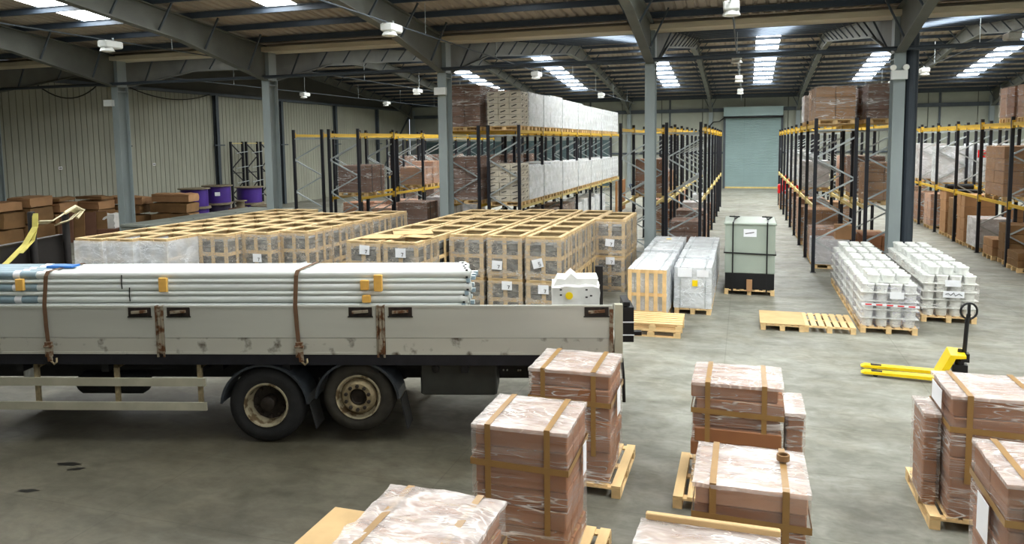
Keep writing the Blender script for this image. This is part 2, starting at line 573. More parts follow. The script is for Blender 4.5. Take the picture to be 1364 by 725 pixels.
def film_mesh(sx, sy, sz, seed, material, amp=0.02, margin=0.012, res=0.09, top_sag=0.0, open_bottom=True):
    """crumpled film skin round a block sx x sy x sz standing on z = 0"""
    m = MB()
    hx, hy, top = sx / 2 + margin, sy / 2 + margin, sz + margin
    nx, ny, nz = max(3, int(sx / res)), max(3, int(sy / res)), max(3, int(sz / res))
    idx = {}
    def vert(x, y, z):
        k = (round(x, 4), round(y, 4), round(z, 4))
        if k not in idx:
            p = Vector((x, y, z))
            q = p * 3.1 + Vector((seed * 3.7, seed * 1.3, seed * 2.1))
            d = mnoise.noise_vector(q) * amp + mnoise.noise_vector(q * 2.7) * amp * 0.55
            ox = abs(abs(x) - hx) < 1e-4
            oy = abs(abs(y) - hy) < 1e-4
            oz = abs(z - top) < 1e-4
            v = [x, y, z]
            if ox:
                v[0] += math.copysign(abs(d.x), x)
            elif oz or oy:
                v[0] += 0
            if oy:
                v[1] += math.copysign(abs(d.y), y)
            if oz:
                v[2] += abs(d.z)
                if (ox or oy):
                    v[2] -= amp * 0.5
            idx[k] = len(m.v)
            m.v.append(tuple(v))
        return idx[k]
    for i in range(nx):
        x0, x1 = -hx + 2 * hx * i / nx, -hx + 2 * hx * (i + 1) / nx
        for j in range(ny):
            y0, y1 = -hy + 2 * hy * j / ny, -hy + 2 * hy * (j + 1) / ny
            m.f.append((vert(x0, y0, top), vert(x1, y0, top), vert(x1, y1, top), vert(x0, y1, top)))
        for k in range(nz):
            z0, z1 = top * k / nz, top * (k + 1) / nz
            m.f.append((vert(x0, -hy, z0), vert(x1, -hy, z0), vert(x1, -hy, z1), vert(x0, -hy, z1)))
            m.f.append((vert(x1, hy, z0), vert(x0, hy, z0), vert(x0, hy, z1), vert(x1, hy, z1)))
    for j in range(ny):
        y0, y1 = -hy + 2 * hy * j / ny, -hy + 2 * hy * (j + 1) / ny
        for k in range(nz):
            z0, z1 = top * k / nz, top * (k + 1) / nz
            m.f.append((vert(-hx, y1, z0), vert(-hx, y0, z0), vert(-hx, y0, z1), vert(-hx, y1, z1)))
            m.f.append((vert(hx, y0, z0), vert(hx, y1, z0), vert(hx, y1, z1), vert(hx, y0, z1)))
    return m.mesh('stretch_film', material, smooth=True)

# ================================================================== THE BUILDING
XL, XR = -30.7, 32.0
YV, YRF, YW = 23.3, 44.15, 65.0            # valley, far ridge, far wall
YRN, YF = 2.45, -18.4                      # near ridge, front wall behind the camera
ZV, SL = 7.75, 0.105
def roof_z(y):
    if y >= YRF:
        return ZV + SL * (YW - y)
    if y >= YV:
        return ZV + SL * (y - YV)
    if y >= YRN:
        return ZV + SL * (YV - y)
    return ZV + SL * (y - YF)

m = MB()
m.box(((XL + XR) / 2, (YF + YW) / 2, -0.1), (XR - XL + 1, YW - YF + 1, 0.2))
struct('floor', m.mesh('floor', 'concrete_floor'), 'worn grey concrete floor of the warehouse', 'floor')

# ---- left wall: ribbed liner panels with narrow grooves
def ribbed(y0, y1, z0, z1, x, pitch=0.33):
    m = MB()
    y = y0
    pr = []
    while y < y1:
        e = min(y + pitch, y1)
        pr += [(y + 0.022, 0.0), (e - 0.022, 0.0), (e - 0.008, -0.03), (e + 0.008, -0.03)]
        y = e
    for yy, dx in pr:
        m.v.append((x + dx, yy, z0))
        m.v.append((x + dx, yy, z1))
    for i in range(len(pr) - 1):
        m.f.append((2 * i, 2 * i + 1, 2 * i + 3, 2 * i + 2)[::-1])
    return m
wl = struct('wall_left', ribbed(YF, YW, 0, 7.1, XL).mesh('wall_left', 'wall_panel'), 'pale ribbed metal cladding wall behind the cardboard heap', 'wall')
pts = [(YF, 7.05), (YW, 7.05), (YW, ZV), (YRF, roof_z(YRF)), (YV, ZV), (YRN, roof_z(YRN)), (YF, ZV)]
m = MB().prism(pts, 'x', XL - 0.25, XL - 0.05)
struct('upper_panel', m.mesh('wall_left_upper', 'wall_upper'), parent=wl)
m = MB().box((XL + 0.1, (YF + YW) / 2, 7.15), (0.25, YW - YF, 0.16))
struct('eaves_rail', m.mesh('wall_left_rail', 'steel_dark'), parent=wl)
for y in (23.0, 30.4, 37.6, 44.2, 51.3, 58.2):
    m = MB().box((0, 0, 3.55), (0.05, 0.24, 7.1)).box((0.12, 0, 3.55), (0.2, 0.03, 7.1)).box((0.22, 0, 3.55), (0.03, 0.24, 7.1))
    me = cached('wallpost', lambda: m.mesh('wall_post', 'steel_dark'))
    struct('wall_post', me, parent=wl, loc=(XL + 0.04, y, 0))
    struct('cross_arm', cached('crossarm', lambda: MB().box((0, 0, 0), (0.1, 0.9, 0.08)).mesh('cross_arm', 'steel_dark')), parent=wl, loc=(XL + 0.3, y, 4.1))
m = MB().beam((XL + 0.3, 58.4, 1.5), (XL + 0.3, 64.6, 6.9), 0.1, 0.12)
struct('wind_brace', m.mesh('wind_brace', 'steel_dark'), parent=wl)
for y in (26.8, 32.6):
    m = MB().box((0, 0, 0), (0.02, 0.2, 0.13))
    struct('notice', cached('notice', lambda: m.mesh('notice', 'paper')), parent=wl, loc=(XL + 0.03, y, 3.1))
    struct('print_line', cached('notline', lambda: MB().box((0, 0, 0), (0.01, 0.14, 0.045)).mesh('notice_print', 'print_black')), parent=wl, loc=(XL + 0.045, y, 3.1))

# ---- far wall with rails, posts, roller shutters
m = MB()
bay = 3.4
x = XL
while x < XR:
    e = min(x + bay, XR)
    for z0, z1 in ((0, 6.55), (6.65, 7.85)):
        m.span((x + 0.03, YW, z0), (e - 0.03, YW + 0.1, z1))
    x = e
wb = struct('wall_back', m.mesh('wall_back', 'wall_far'), 'pale panelled end wall behind the pallet racking', 'wall')
m = MB().span((XL, YW + 0.1, 0), (XR, YW + 0.2, 8.2))
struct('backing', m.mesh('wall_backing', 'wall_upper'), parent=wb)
m = MB().span((XL, YW - 0.16, 6.4), (XR, YW - 0.02, 6.7)).span((XL, YW - 0.2, 7.5), (XR, YW - 0.02, 7.8)).span((XL, YW - 0.14, 2.9), (-1.8, YW - 0.02, 3.05)).span((2.9, YW - 0.14, 2.9), (XR, YW - 0.02, 3.05))
struct('wall_rail', m.mesh('wall_rail', 'steel_dark'), parent=wb)
FARX = [4.05 + 6.86 * k for k in range(-5, 5)]
for fx in FARX:
    struct('wall_post', cached('farpost', lambda: MB().box((0, -0.3, 3.6), (0.32, 0.04, 7.2)).box((0, -0.16, 3.6), (0.03, 0.28, 7.2)).box((0, -0.03, 3.6), (0.32, 0.04, 7.2)).mesh('far_post', 'column_grey')), parent=wb, loc=(fx, YW, 0))
for fx in (-26.8, -20.0, -13.1, -6.2, 7.5, 14.3):
    struct('wall_stud', cached('farstud', lambda: MB().box((0, -0.06, 3.9), (0.14, 0.1, 7.6)).mesh('far_stud', 'steel_dark')), parent=wb, loc=(fx, YW, 0))

def shutter(name, x0, x1, z1, material, label):
    m = MB()
    n = int(z1 / 0.12)
    for i in range(n):
        z = i * z1 / n
        m.prism([(YW - 0.30, z), (YW - 0.335, z + 0.03), (YW - 0.335, z + z1 / n - 0.035), (YW - 0.30, z + z1 / n - 0.008), (YW - 0.28, z + z1 / n - 0.008), (YW - 0.28, z)], 'x', x0, x1)
    o = struct(name, m.mesh(name, material), label, 'door')
    g = MB().span((x0 - 0.18, YW - 0.38, 0), (x0, YW - 0.2, z1 + 0.2)).span((x1, YW - 0.38, 0), (x1 + 0.18, YW - 0.2, z1 + 0.2))
    struct('guide_rail', g.mesh('guide_rail', 'steel_dark'), parent=o)
    g = MB().span((x0, YW - 0.36, 0), (x1, YW - 0.27, 0.14))
    struct('foot_bar', g.mesh('foot_bar', 'beam_pale'), parent=o)
    return o
d1 = shutter('door_1', -1.6, 2.75, 5.85, 'shutter', 'pale blue-grey roller shutter at the end of the main aisle')
g = MB().span((-1.75, YW - 0.75, 6.0), (2.9, YW - 0.2, 6.75))
struct('shutter_hood', g.mesh('shutter_hood', 'shutter'), parent=d1)
g = MB().tube([(-1.75, YW - 0.62, 5.9), (2.9, YW - 0.62, 5.9)], 0.09, 10)
struct('shutter_axle', g.mesh('shutter_axle', 'black_metal'), parent=d1)
g = MB().tube([(-1.7, YW - 0.5, 5.9), (-2.1, YW - 0.5, 5.6), (-2.6, YW - 0.4, 5.55), (-2.9, YW - 0.3, 5.2)], 0.05, 6)
struct('motor_cable', g.mesh('motor_cable', 'cable_black'), parent=d1)
shutter('door_2', -29.4, -20.4, 4.2, 'shutter_dark', 'wide dark teal roller shutter in the far left corner')
shutter('door_3', -19.4, -11.4, 4.2, 'shutter_dark', 'dark teal roller shutter behind the rack of white cartons')

# ---- right wall and front wall (behind the camera)
m = MB().span((XR, YF, 0), (XR + 0.2, YW, 7.1))
struct('wall_right', m.mesh('wall_right', 'wall_far'), 'plain pale side wall beyond the last rack', 'wall')
m = MB().prism(pts, 'x', XR, XR + 0.2)
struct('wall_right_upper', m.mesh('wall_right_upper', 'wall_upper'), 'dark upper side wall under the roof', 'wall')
m = MB().span((XL, YF - 0.2, 0), (XR, YF, 8.0))
struct('wall_front', m.mesh('wall_front', 'wall_far'), 'plain pale wall behind the viewer', 'wall')

# ---- roof sheets (trapezoidal profile) with translucent rooflight strips
def roof_strip(x0, x1, y0, y1, material, name, parent, pitch=0.32):
    m = MB()
    pr = []
    x = x0
    while x < x1 - 0.01:
        e = min(x + pitch, x1)
        w = e - x
        pr += [(x, 0.0), (x + w * 0.55, 0.0), (x + w * 0.68, 0.06), (x + w * 0.87, 0.06)]
        x = e
    pr.append((x1, 0.0))
    for xx, dz in pr:
        m.v.append((xx, y0, roof_z(y0) + dz))
        m.v.append((xx, y1, roof_z(y1) + dz))
    for i in range(len(pr) - 1):
        m.f.append((2 * i, 2 * i + 1, 2 * i + 3, 2 * i + 2))
    return struct(name, m.mesh(name, material), parent=parent)
far_strips = [(-19.8, 1.2), (-12.9, 1.25), (-5.6, 1.25), (1.15, 1.3), (8.0, 1.25), (14.7, 1.25), (21.6, 1.2)]
near_strips = [(-20.1, 1.25), (-13.2, 1.05), (-6.35, 1.1), (0.5, 1.1), (7.4, 1.1), (14.2, 1.1), (21.1, 1.1)]
front_strips = [(7.4, 1.1), (14.2, 1.1), (21.1, 1.1)]  # unseen slope; strips only on the right, so the left front stays darker
ceil = None
def slope(y0, y1, strips, sy0, sy1):
    """one roof slope from y0 to y1, strips translucent between sy0 and sy1"""
    global ceil
    edges = []
    x = XL
    for c, w in strips:
        edges.append((x, c - w / 2, False))
        edges.append((c - w / 2, c + w / 2, True))
        x = c + w / 2
    edges.append((x, XR, False))
    for a, b, lit in edges:
        if lit:
            if sy0 > y0:
                roof_strip(a, b, y0, sy0, 'roof_sheet', 'roof_sheet', ceil)
            roof_strip(a, b, sy0, sy1, 'rooflight', 'rooflight', ceil)
            if sy1 < y1:
                roof_strip(a, b, sy1, y1, 'roof_sheet', 'roof_sheet', ceil)
        else:
            o = roof_strip(a, b, y0, y1, 'roof_sheet', 'roof_sheet' if ceil else 'ceiling', ceil)
            if ceil is None:
                ceil = o
                o['label'] = 'ribbed grey roof sheeting with bright translucent strips'
                o['category'] = 'roof'
slope(YRF, YW, far_strips, YRF + 0.5, 60.0)
slope(YV, YRF, far_strips, YV + 4.5, YRF - 0.6)
slope(YRN, YV, near_strips, YRN + 0.8, 19.7)
slope(YF, YRN, front_strips, YF + 6.0, YRN - 0.8)

def purlin(y, i):
    z = roof_z(y) - 0.03
    s = 1 if (y >= YRF or YRN <= y < YV) else -1
    m = MB()
    m.box((0, 0, -0.085), (XR - XL, 0.02, 0.17)).box((0, 0.03 * s, -0.165), (XR - XL, 0.07, 0.015)).box((0, -0.03 * s, -0.01), (XR - XL, 0.07, 0.015))
    o = struct('roof_purlin', cached(('purlin', s), lambda: m.mesh('roof_purlin', 'purlin')), parent=ceil, loc=((XL + XR) / 2, y, z))
for a, b in ((YF, YRN), (YRN, YV), (YV, YRF), (YRF, YW)):
    n = 13
    for i in range(n):
        purlin(a + (b - a) * (i + 0.5) / n, i)
# valley gutter with cream soffit board and a dark service pipe below
m = MB().span((XL, YV - 0.42, 7.36), (XR, YV + 0.45, 7.44)).span((XL, YV - 0.45, 7.36), (XR, YV - 0.40, 7.52)).span((XL, YV + 0.40, 7.36), (XR, YV + 0.45, 7.74))
struct('valley_gutter', m.mesh('valley_gutter', 'gutter_cream'), parent=ceil)
m = MB().tube([(XL, YV - 0.45, 6.46), (XR, YV - 0.45, 6.46)], 0.06, 8)
struct('service_pipe', m.mesh('service_pipe', 'pipe_dark'), parent=ceil)

# ---- portal frames
def rafter_mesh(key, up):
    """rafter as an I section in the y-z plane; up: list of (y, z_bottom, z_top)"""
    def mk():
        m = MB()
        poly = [(y, b) for y, b, t in up] + [(y, t) for y, b, t in reversed(up)]
        m.prism(poly, 'x', -0.02, 0.02)
        for i in range(len(up) - 1):
            y0, b0, t0 = up[i]
            y1, b1, t1 = up[i + 1]
            m.beam((0, y0, b0), (0, y1, b1), 0.26, 0.04)
            m.beam((0, y0, t0), (0, y1, t1), 0.26, 0.04)
        return m.mesh('roof_rafter', 'rafter')
    return cached(key, mk)
def top(y):
    return roof_z(y) - 0.22
near_up = [(YV - 0.25, 6.38, top(YV - 0.25)), (18.8, 7.28, top(18.8)), (YRN + 2.5, top(YRN + 2.5) - 0.6, top(YRN + 2.5)), (YRN, top(YRN) - 0.95, top(YRN)),
           (YRN - 2.5, top(YRN - 2.5) - 0.6, top(YRN - 2.5)), (YF + 4.5, top(YF + 4.5) - 0.62, top(YF + 4.5)), (YF + 0.1, 6.38, top(YF + 0.1))]
far_up = [(YV + 0.25, 6.38, top(YV + 0.25)), (YV + 4.2, top(YV + 4.2) - 0.6, top(YV + 4.2)), (YRF - 2.5, top(YRF - 2.5) - 0.45, top(YRF - 2.5)), (YRF, top(YRF) - 0.75, top(YRF)),
          (YRF + 2.5, top(YRF + 2.5) - 0.45, top(YRF + 2.5)), (YW - 4.2, top(YW - 4.2) - 0.5, top(YW - 4.2)), (YW - 0.3, 6.4, top(YW - 0.3))]
NEARX = FARX
def fly(parent, y, zb, zt, s):
    m = MB().beam((0.0, 0, 0), (0.55 * s, 0, zt - zb), 0.05, 0.05)
    me = cached(('fly', round(zt - zb, 1), s), lambda: m.mesh('fly_brace', 'steel_dark'))
    struct('fly_brace', me, parent=parent, loc=(0.1 * s, y, zb))
def frame(x, up, nm):
    r = struct(nm, rafter_mesh(nm, up), 'grey steel roof rafter spanning from the valley', 'rafter', loc=(x, 0, 0))
    for i in range(len(up) - 1):
        y0, b0, t0 = up[i]
        y1, b1, t1 = up[i + 1]
        n = max(1, int(abs(y1 - y0) / 1.7))
        for k in range(n):
            f = (k + 0.5) / n
            for s in (-1, 1):
                fly(r, y0 + (y1 - y0) * f, b0 + (b1 - b0) * f + 0.05, t0 + (t1 - t0) * f + 0.15, s)
    return r
for i, x in enumerate(NEARX):
    r = frame(x, near_up, 'roof_rafter')
    r['label'] = 'tapered steel rafter over the loading bay, %s frame from the ribbed wall' % ORD[i]
for i, x in enumerate(FARX):
    r = frame(x, far_up, 'ridge_rafter')
    r['label'] = 'steel rafter over the racking, %s frame from the ribbed wall' % ORD[i]
def column_mesh():
    m = MB()
    m.box((0, -0.25, 3.2), (0.3, 0.035, 6.4)).box((0, 0.25, 3.2), (0.3, 0.035, 6.4)).box((0, 0, 3.2), (0.035, 0.48, 6.4)).box((0, 0, 0.015), (0.45, 0.7, 0.03)).box((0, 0, 6.88), (0.3, 0.44, 0.96))
    for z in (6.2, 6.38):
        m.box((0, 0, z), (0.3, 0.48, 0.03))
    return m.mesh('steel_column', 'column_grey')
cnames = ['at the ribbed wall, outside the picture', 'before the cardboard heap', 'beside the purple cable drums', 'behind the crates, before the white-carton rack', 'beside the wrapped white pallets', 'standing behind the paint pails', 'beyond the far right aisle, first one', 'beyond the far right aisle, second one', 'beyond the far right aisle, third one', 'beside the plain side wall']
for i, x in enumerate(NEARX):
    c = struct('steel_column', cached('column', column_mesh), 'blue-grey steel column ' + cnames[i], 'column', loc=(x, YV, 0))
    if i in (1, 3, 5):
        dx = -0.22 if i == 1 else -0.02
        struct('junction_box', cached('jbox', lambda: MB().box((0, 0, 0), (0.4, 0.14, 0.24)).mesh('junction_box', 'white_plastic')), parent=c, loc=(dx, -0.34, 5.75))
        for s_ in ((-1, 1) if i == 5 else ()):
            struct('lamp_head', cached('lamphead', lambda: MB().lathe([(0.03, 0.05), (0.08, 0.0), (0.08, -0.06)], 12, 'y').mesh('lamp_head', 'lens_plastic', True)), parent=c, loc=(dx + 0.16 * s_, -0.34, 5.95))
m = MB().tube([(0, 0, 0), (0, 0, 6.9)], 0.17, 14)
struct('rain_downpipe', m.mesh('rain_downpipe', 'pipe_dark'), 'fat dark blue rainwater downpipe beside the column behind the pails', 'pipe', loc=(NEARX[5] + 0.34, YV - 0.05, 0))

# ---- luminaires on conduits running along the building
LUM = {
    'over the truck': (-17.3, 6.0, 61.0, 6.9, [17.0, 37.8, 50.0]),
    'over the crates': (-8.6, 6.0, 61.0, 6.9, [17.3, 31.0, 46.0]),
    'over the main aisle': (-0.34, 3.0, 61.0, 6.9, [17.4, 27.9, 36.9, 46.5]),
    'over the right-hand aisle': (7.4, 9.0, 61.0, 6.9, [25.4, 36.6, 44.0]),
    'beside the ribbed wall': (-24.2, 24.0, 61.0, 6.9, [37.4, 47.6]),
}
for nm, (x, y0, y1, z, ys) in LUM.items():
    o = obj('lighting_conduit', MB().tube([(0, y0, 0), (0, y1, 0)], 0.02, 6).mesh('lighting_conduit', 'steel_dark'), loc=(x, 0, z + 0.16))
    tag(o, 'thin grey lighting conduit under the roof ' + nm, 'conduit', 'lighting conduits under the roof')
    k = 0
    y = y0 + 1
    while y < y1:
        obj('hanger', cached('hanger', lambda: MB().beam((0, 0, 0), (0, 0, 0.9), 0.015, 0.015).mesh('hanger', 'galv')), o, (0, y, 0.0))
        y += 6.2
    for k, y in enumerate(ys):
        l = thing('roof_luminaire', 'white boxy roof luminaire %s, %s from the viewer' % (nm, ORD[k]), 'lamp', (x, y, z), 0, 'roof luminaires')
        obj('lamp_housing', cached('lumh', lambda: bevel_box(0.34, 0.62, 0.2, 0.03, 'white_plastic')), l, (0, 0, -0.06))
        obj('reflector', cached('lumr', lambda: MB().lathe([(0.05, 0.12), (0.13, 0.02), (0.2, -0.12), (0.17, -0.12)], 14).mesh('reflector', 'white_plastic', True)), l, (0, -0.12, -0.04))
        obj('lens', cached('luml', lambda: MB().lathe([(0.165, 0.0), (0.1, -0.03), (0.0, -0.04)], 14).mesh('lens', 'lens_plastic', True)), l, (0, -0.12, -0.15))
        obj('bracket', cached('lumb', lambda: MB().beam((0, 0, 0), (0, 0, 0.14), 0.03, 0.05).mesh('bracket', 'galv')), l, (0, 0.1, 0.1))
# sagging cables on the left wall
for i, (y0, y1, sag) in enumerate(((25.4, 29.0, 0.75), (31.0, 37.0, 0.45))):
    p = []
    for k in range(13):
        f = k / 12
        p.append((XL + 0.25, y0 + (y1 - y0) * f, 7.12 - sag * 4 * f * (1 - f)))
    o = obj('sagging_cable', MB().tube(p, 0.03, 6).mesh('sagging_cable', 'cable_black'))
    tag(o, ('black cable sagging along the wall head left of the first column', 'black cable drooping between the first column and the wall posts')[i], 'cable', 'sagging cables on the wall')
# oil spots on the floor
for i, (x, y, a, b, rz, lab) in enumerate(((-8.15, 6.95, 0.16, 0.05, 0.2, 'long dark oil stain before the side guard'), (-7.95, 6.86, 0.11, 0.035, 0.5, 'small dark oil stain in front of the longer one'), (-8.0, 6.25, 0.12, 0.04, 0.3, 'dark oil stain at the left edge of the floor'))):
    m = MB()
    n = 14
    for k in range(n):
        t = 2 * math.pi * k / n
        r = 1 + 0.35 * math.sin(3 * t + i) * math.cos(2 * t)
        m.v.append((a * r * math.cos(t), b * r * math.sin(t), 0.003))
    m.f.append(tuple(range(n)))
    o = obj('oil_stain', m.mesh('oil_stain', 'oil'), None, (x, y, 0), (0, 0, rz))
    tag(o, lab, 'stain', 'oil stains on the floor')

# ================================================================== THE FLATBED TRUCK  (local x along the bed, tail at 0, front at -9; local y away from the viewer)
TA = R(14.56)
T0 = (-1.546, 9.355, 0.0)
truck = thing('flatbed_truck', 'flatbed drop-side truck with silver aluminium boards, loaded with long white pipes', 'truck', T0, TA)
def tw(x, y, z):
    return (T0[0] + x * math.cos(TA) - y * math.sin(TA), T0[1] + x * math.sin(TA) + y * math.cos(TA), z)
BL, BW, ZB, ZT = 9.0, 2.5, 1.254, 1.9
# bed
bed = obj('bed_frame', MB().span((-BL, 0.03, 1.12), (0, BW - 0.03, 1.2)).mesh('bed_frame', 'chassis_black'), truck)
for i in range(12):
    w = (BW - 0.1) / 12
    obj('bed_plank', cached('bedplank', lambda: MB().span((-BL, 0, 0), (0, w - 0.006, 0.045)).mesh('bed_plank', 'bed_floor')), bed, (0, 0.05 + i * w, 1.2))
for y in (0.0, BW - 0.05):
    obj('edge_rail', cached('edgerail', lambda: MB().span((-BL, 0, 1.10), (0.02, 0.05, 1.245)).mesh('edge_rail', 'chassis_navy')), truck, (0, y, 0))
for x in (-8.1, -6.9, -5.6, -4.4, -3.2, -2.0, -0.8):
    obj('cross_member', cached('xmem', lambda: MB().span((-0.05, 0.06, 0.98), (0.05, BW - 0.06, 1.12)).mesh('cross_member', 'chassis_black')), truck, (x, 0, 0))
for y in (0.78, 1.62):
    obj('chassis_rail', cached('chrail', lambda: MB().span((-BL - 3.5, 0, 0.68), (-0.25, 0.1, 0.98)).mesh('chassis_rail', 'chassis_black')), truck, (0, y, 0))
# drop sides: upper and lower aluminium profile, latches
def drop_side(x0, x1, y, near):
    L = x1 - x0
    s = -1 if near else 1
    m = MB()
    m.span((x0, y, ZB + 0.215), (x1, y + 0.03, ZT - 0.02))
    m.span((x0, y - 0.006, ZT - 0.03), (x1, y + 0.036, ZT))
    o = obj('drop_side', m.mesh('drop_side', 'aluminium_board'), truck)
    m = MB().span((x0, y, ZB), (x1, y + 0.03, ZB + 0.208)).span((x0, y - 0.008, ZB - 0.01), (x1, y + 0.038, ZB + 0.02))
    obj('lower_profile', m.mesh('lower_profile', 'board_grime'), o)
    if near:
        for xx, d in ((x0, 1), (x1, -1)):
            if xx > -8.9:
                a, b = (xx + 0.05, xx + 0.36) if d > 0 else (xx - 0.36, xx - 0.05)
                l = obj('latch_recess', MB().span((a, y - 0.008, ZT - 0.14), (b, y + 0.002, ZT - 0.02)).mesh('latch_recess', 'latch_dark'), o)
                obj('latch_handle', MB().beam((a + 0.05, y - 0.02, ZT - 0.085), (b - 0.05, y - 0.02, ZT - 0.07), 0.025, 0.035).mesh('latch_handle', 'rust_post'), o)
                obj('latch_lip', MB().span((a - 0.012, y - 0.012, ZT - 0.155), (b + 0.012, y - 0.004, ZT - 0.14)).mesh('latch_lip', 'black_metal'), o)
    return o
seams = [0.0, -3.09, -6.07, -BL]
for i in range(3):
    drop_side(seams[i + 1] + 0.06, seams[i] - 0.06, 0.0, True)
def side_post(x, y):
    m = MB().span((x - 0.055, y - 0.012, ZB - 0.05), (x - 0.03, y + 0.05, ZT)).span((x + 0.03, y - 0.012, ZB - 0.05), (x + 0.055, y + 0.05, ZT)).span((x - 0.03, y + 0.0, ZB - 0.05), (x + 0.03, y + 0.05, ZT - 0.01))
    p = obj('side_post', m.mesh('side_post', 'rust_post'), truck)
    obj('post_hinge', MB().span((x - 0.025, y - 0.03, ZB + 0.02), (x + 0.025, y, ZB + 0.2)).span((x - 0.012, y - 0.024, ZB + 0.2), (x + 0.012, y - 0.004, ZT - 0.06)).mesh('post_hinge', 'rust_post'), p)
for x in (-3.09, -6.07):
    side_post(x, 0.0)
for y in (0.0,):
    p = obj('tail_post', MB().span((-0.03, y - 0.02, ZB - 0.1), (0.07, y + 0.09, ZT + 0.01)).mesh('tail_post', 'guard_alu'), truck)
    obj('tail_hinge', MB().span((-0.10, y - 0.012, ZB), (-0.05, y + 0.03, ZT - 0.05)).mesh('tail_hinge', 'rust_post'), p)
obj('tail_board', MB().span((0.0, 0.08, ZB), (0.035, BW - 0.08, ZB + 0.08)).mesh('tail_board', 'aluminium_board'), truck)
# folded steps and lamps at the tail
st = obj('tail_step', MB().span((0.08, 0.05, 1.5), (0.22, 0.5, 1.86)).span((0.08, 0.06, 1.40), (0.22, 0.5, 1.48)).span((0.08, 0.05, 1.88), (0.17, 0.5, 1.93)).mesh('tail_step', 'black_metal'), truck)
for z in (1.66, 1.49):
    obj('reflective_strip', MB().span((0.075, 0.042, z), (0.225, 0.052, z + 0.014)).mesh('reflective_strip', 'paper'), st)
obj('tail_stay', MB().span((0.22, 0.2, 1.45), (0.34, 0.3, 1.5)).mesh('tail_stay', 'black_metal'), truck)
obj('bumper_leg', MB().tube([(0.06, 0.02, 1.2), (0.08, 0.0, 0.95), (0.09, 0.0, 0.62)], 0.022, 8).mesh('bumper_leg', 'black_metal'), truck)
b = obj('rear_bumper', MB().span((-0.2, 0.15, 0.55), (-0.08, BW - 0.15, 0.68)).mesh('rear_bumper', 'chassis_black'), truck)
for y in (0.9, 1.6):
    obj('bumper_bracket', MB().span((-0.2, y - 0.04, 0.66), (-0.1, y + 0.04, 1.0)).mesh('bumper_bracket', 'chassis_black'), b)
for y in (0.2, BW - 0.5):
    obj('tail_lamp', MB().span((-0.08, y, 0.56), (-0.05, y + 0.3, 0.67)).mesh('tail_lamp', 'lamp_red'), b)
pl = obj('side_plate', MB().span((-1.55, 0.3, 0.86), (-1.1, 0.33, 1.12)).mesh('side_plate', 'chassis_black'), truck)
for x, z in ((-1.5, 1.05), (-1.45, 1.05), (-1.38, 1.05), (-1.25, 1.05), (-1.5, 0.95), (-1.45, 0.95), (-1.3, 0.95), (-1.27, 0.95)):
    obj('bolt', cached('sbolt', lambda: MB().lathe([(0.011, 0.012), (0.011, -0.012)], 8, 'y').mesh('bolt', 'galv')), pl, (x, 0.29, z))
# toolbox behind the wheels
tb = obj('toolbox', bevel_box(1.02, 0.55, 0.46, 0.02, 'toolbox_grey'), truck, (-2.09, 0.38, 0.66))
for x in (-0.3, 0.1):
    obj('toolbox_catch', cached('tcatch', lambda: MB().lathe([(0.05, -0.01), (0.05, -0.03), (0.02, -0.035)], 12, 'y').mesh('toolbox_catch', 'black_metal')), tb, (x, -0.27, 0.36))
# wheels
def wheel(x, y, z, r, side, style):
    w = obj('wheel', MB().lathe([(0.30, 0.02), (r - 0.13, -0.012), (r - 0.05, 0.0), (r - 0.012, 0.035), (r, 0.075), (r, 0.255), (r - 0.012, 0.29), (r - 0.06, 0.31), (0.30, 0.30)], 40, 'y', cap=False).mesh('wheel', 'rubber' if style == 'dish' else 'tyre_dusty', True), truck,
            (x, y, z), (0, 0, 0 if side > 0 else math.pi))
    m = MB()
    if style == 'dish':
        prof = [(0.305, 0.015), (0.30, -0.005), (0.28, 0.0), (0.272, 0.05), (0.25, 0.13), (0.235, 0.16), (0.18, 0.18), (0.10, 0.18), (0.095, 0.06), (0.075, 0.045), (0.0, 0.045)]
    else:
        prof = [(0.305, 0.015), (0.30, -0.005), (0.28, 0.0), (0.272, 0.04), (0.245, 0.065), (0.215, 0.02), (0.19, -0.02), (0.125, -0.02), (0.115, 0.04), (0.10, 0.08), (0.0, 0.08)]
    m.lathe(prof[:6 if style == 'dish' else 5], 36, 'y', cap=False)
    obj('rim', m.mesh('rim', 'rim_steel', True), w)
    m = MB().lathe(prof[5 if style == 'dish' else 4:], 36, 'y', cap=False)
    obj('hub', m.mesh('hub', 'hub_dark' if style == 'dish' else 'hub_rust', True), w)
    if style == 'boss':
        obj('hub_centre', MB().lathe([(0.118, 0.03), (0.1, 0.02), (0.085, 0.05), (0.0, 0.05)], 24, 'y', cap=False).mesh('hub_centre', 'hub_dark', True), w)
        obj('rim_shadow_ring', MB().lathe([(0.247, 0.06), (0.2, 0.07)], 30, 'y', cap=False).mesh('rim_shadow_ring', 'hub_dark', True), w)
    for k in range(10):
        t = 2 * math.pi * (k + 0.5) / 10
        rr, yy = (0.205, 0.155) if style == 'dish' else (0.16, -0.03)
        obj('wheel_nut', cached('nut' + style, lambda: MB().lathe([(0.026, 0.02), (0.026, -0.012), (0.02, -0.024), (0.0, -0.024)], 6, 'y').mesh('wheel_nut', 'hub_dark')), w, (rr * math.cos(t), yy, rr * math.sin(t)))
    return w
for side in (1, -1):
    y = 0.06 if side > 0 else BW - 0.06
    wheel(-4.70, y, 0.52, 0.52, side, 'dish')
    wheel(-3.44, y, 0.64, 0.485, side, 'boss')
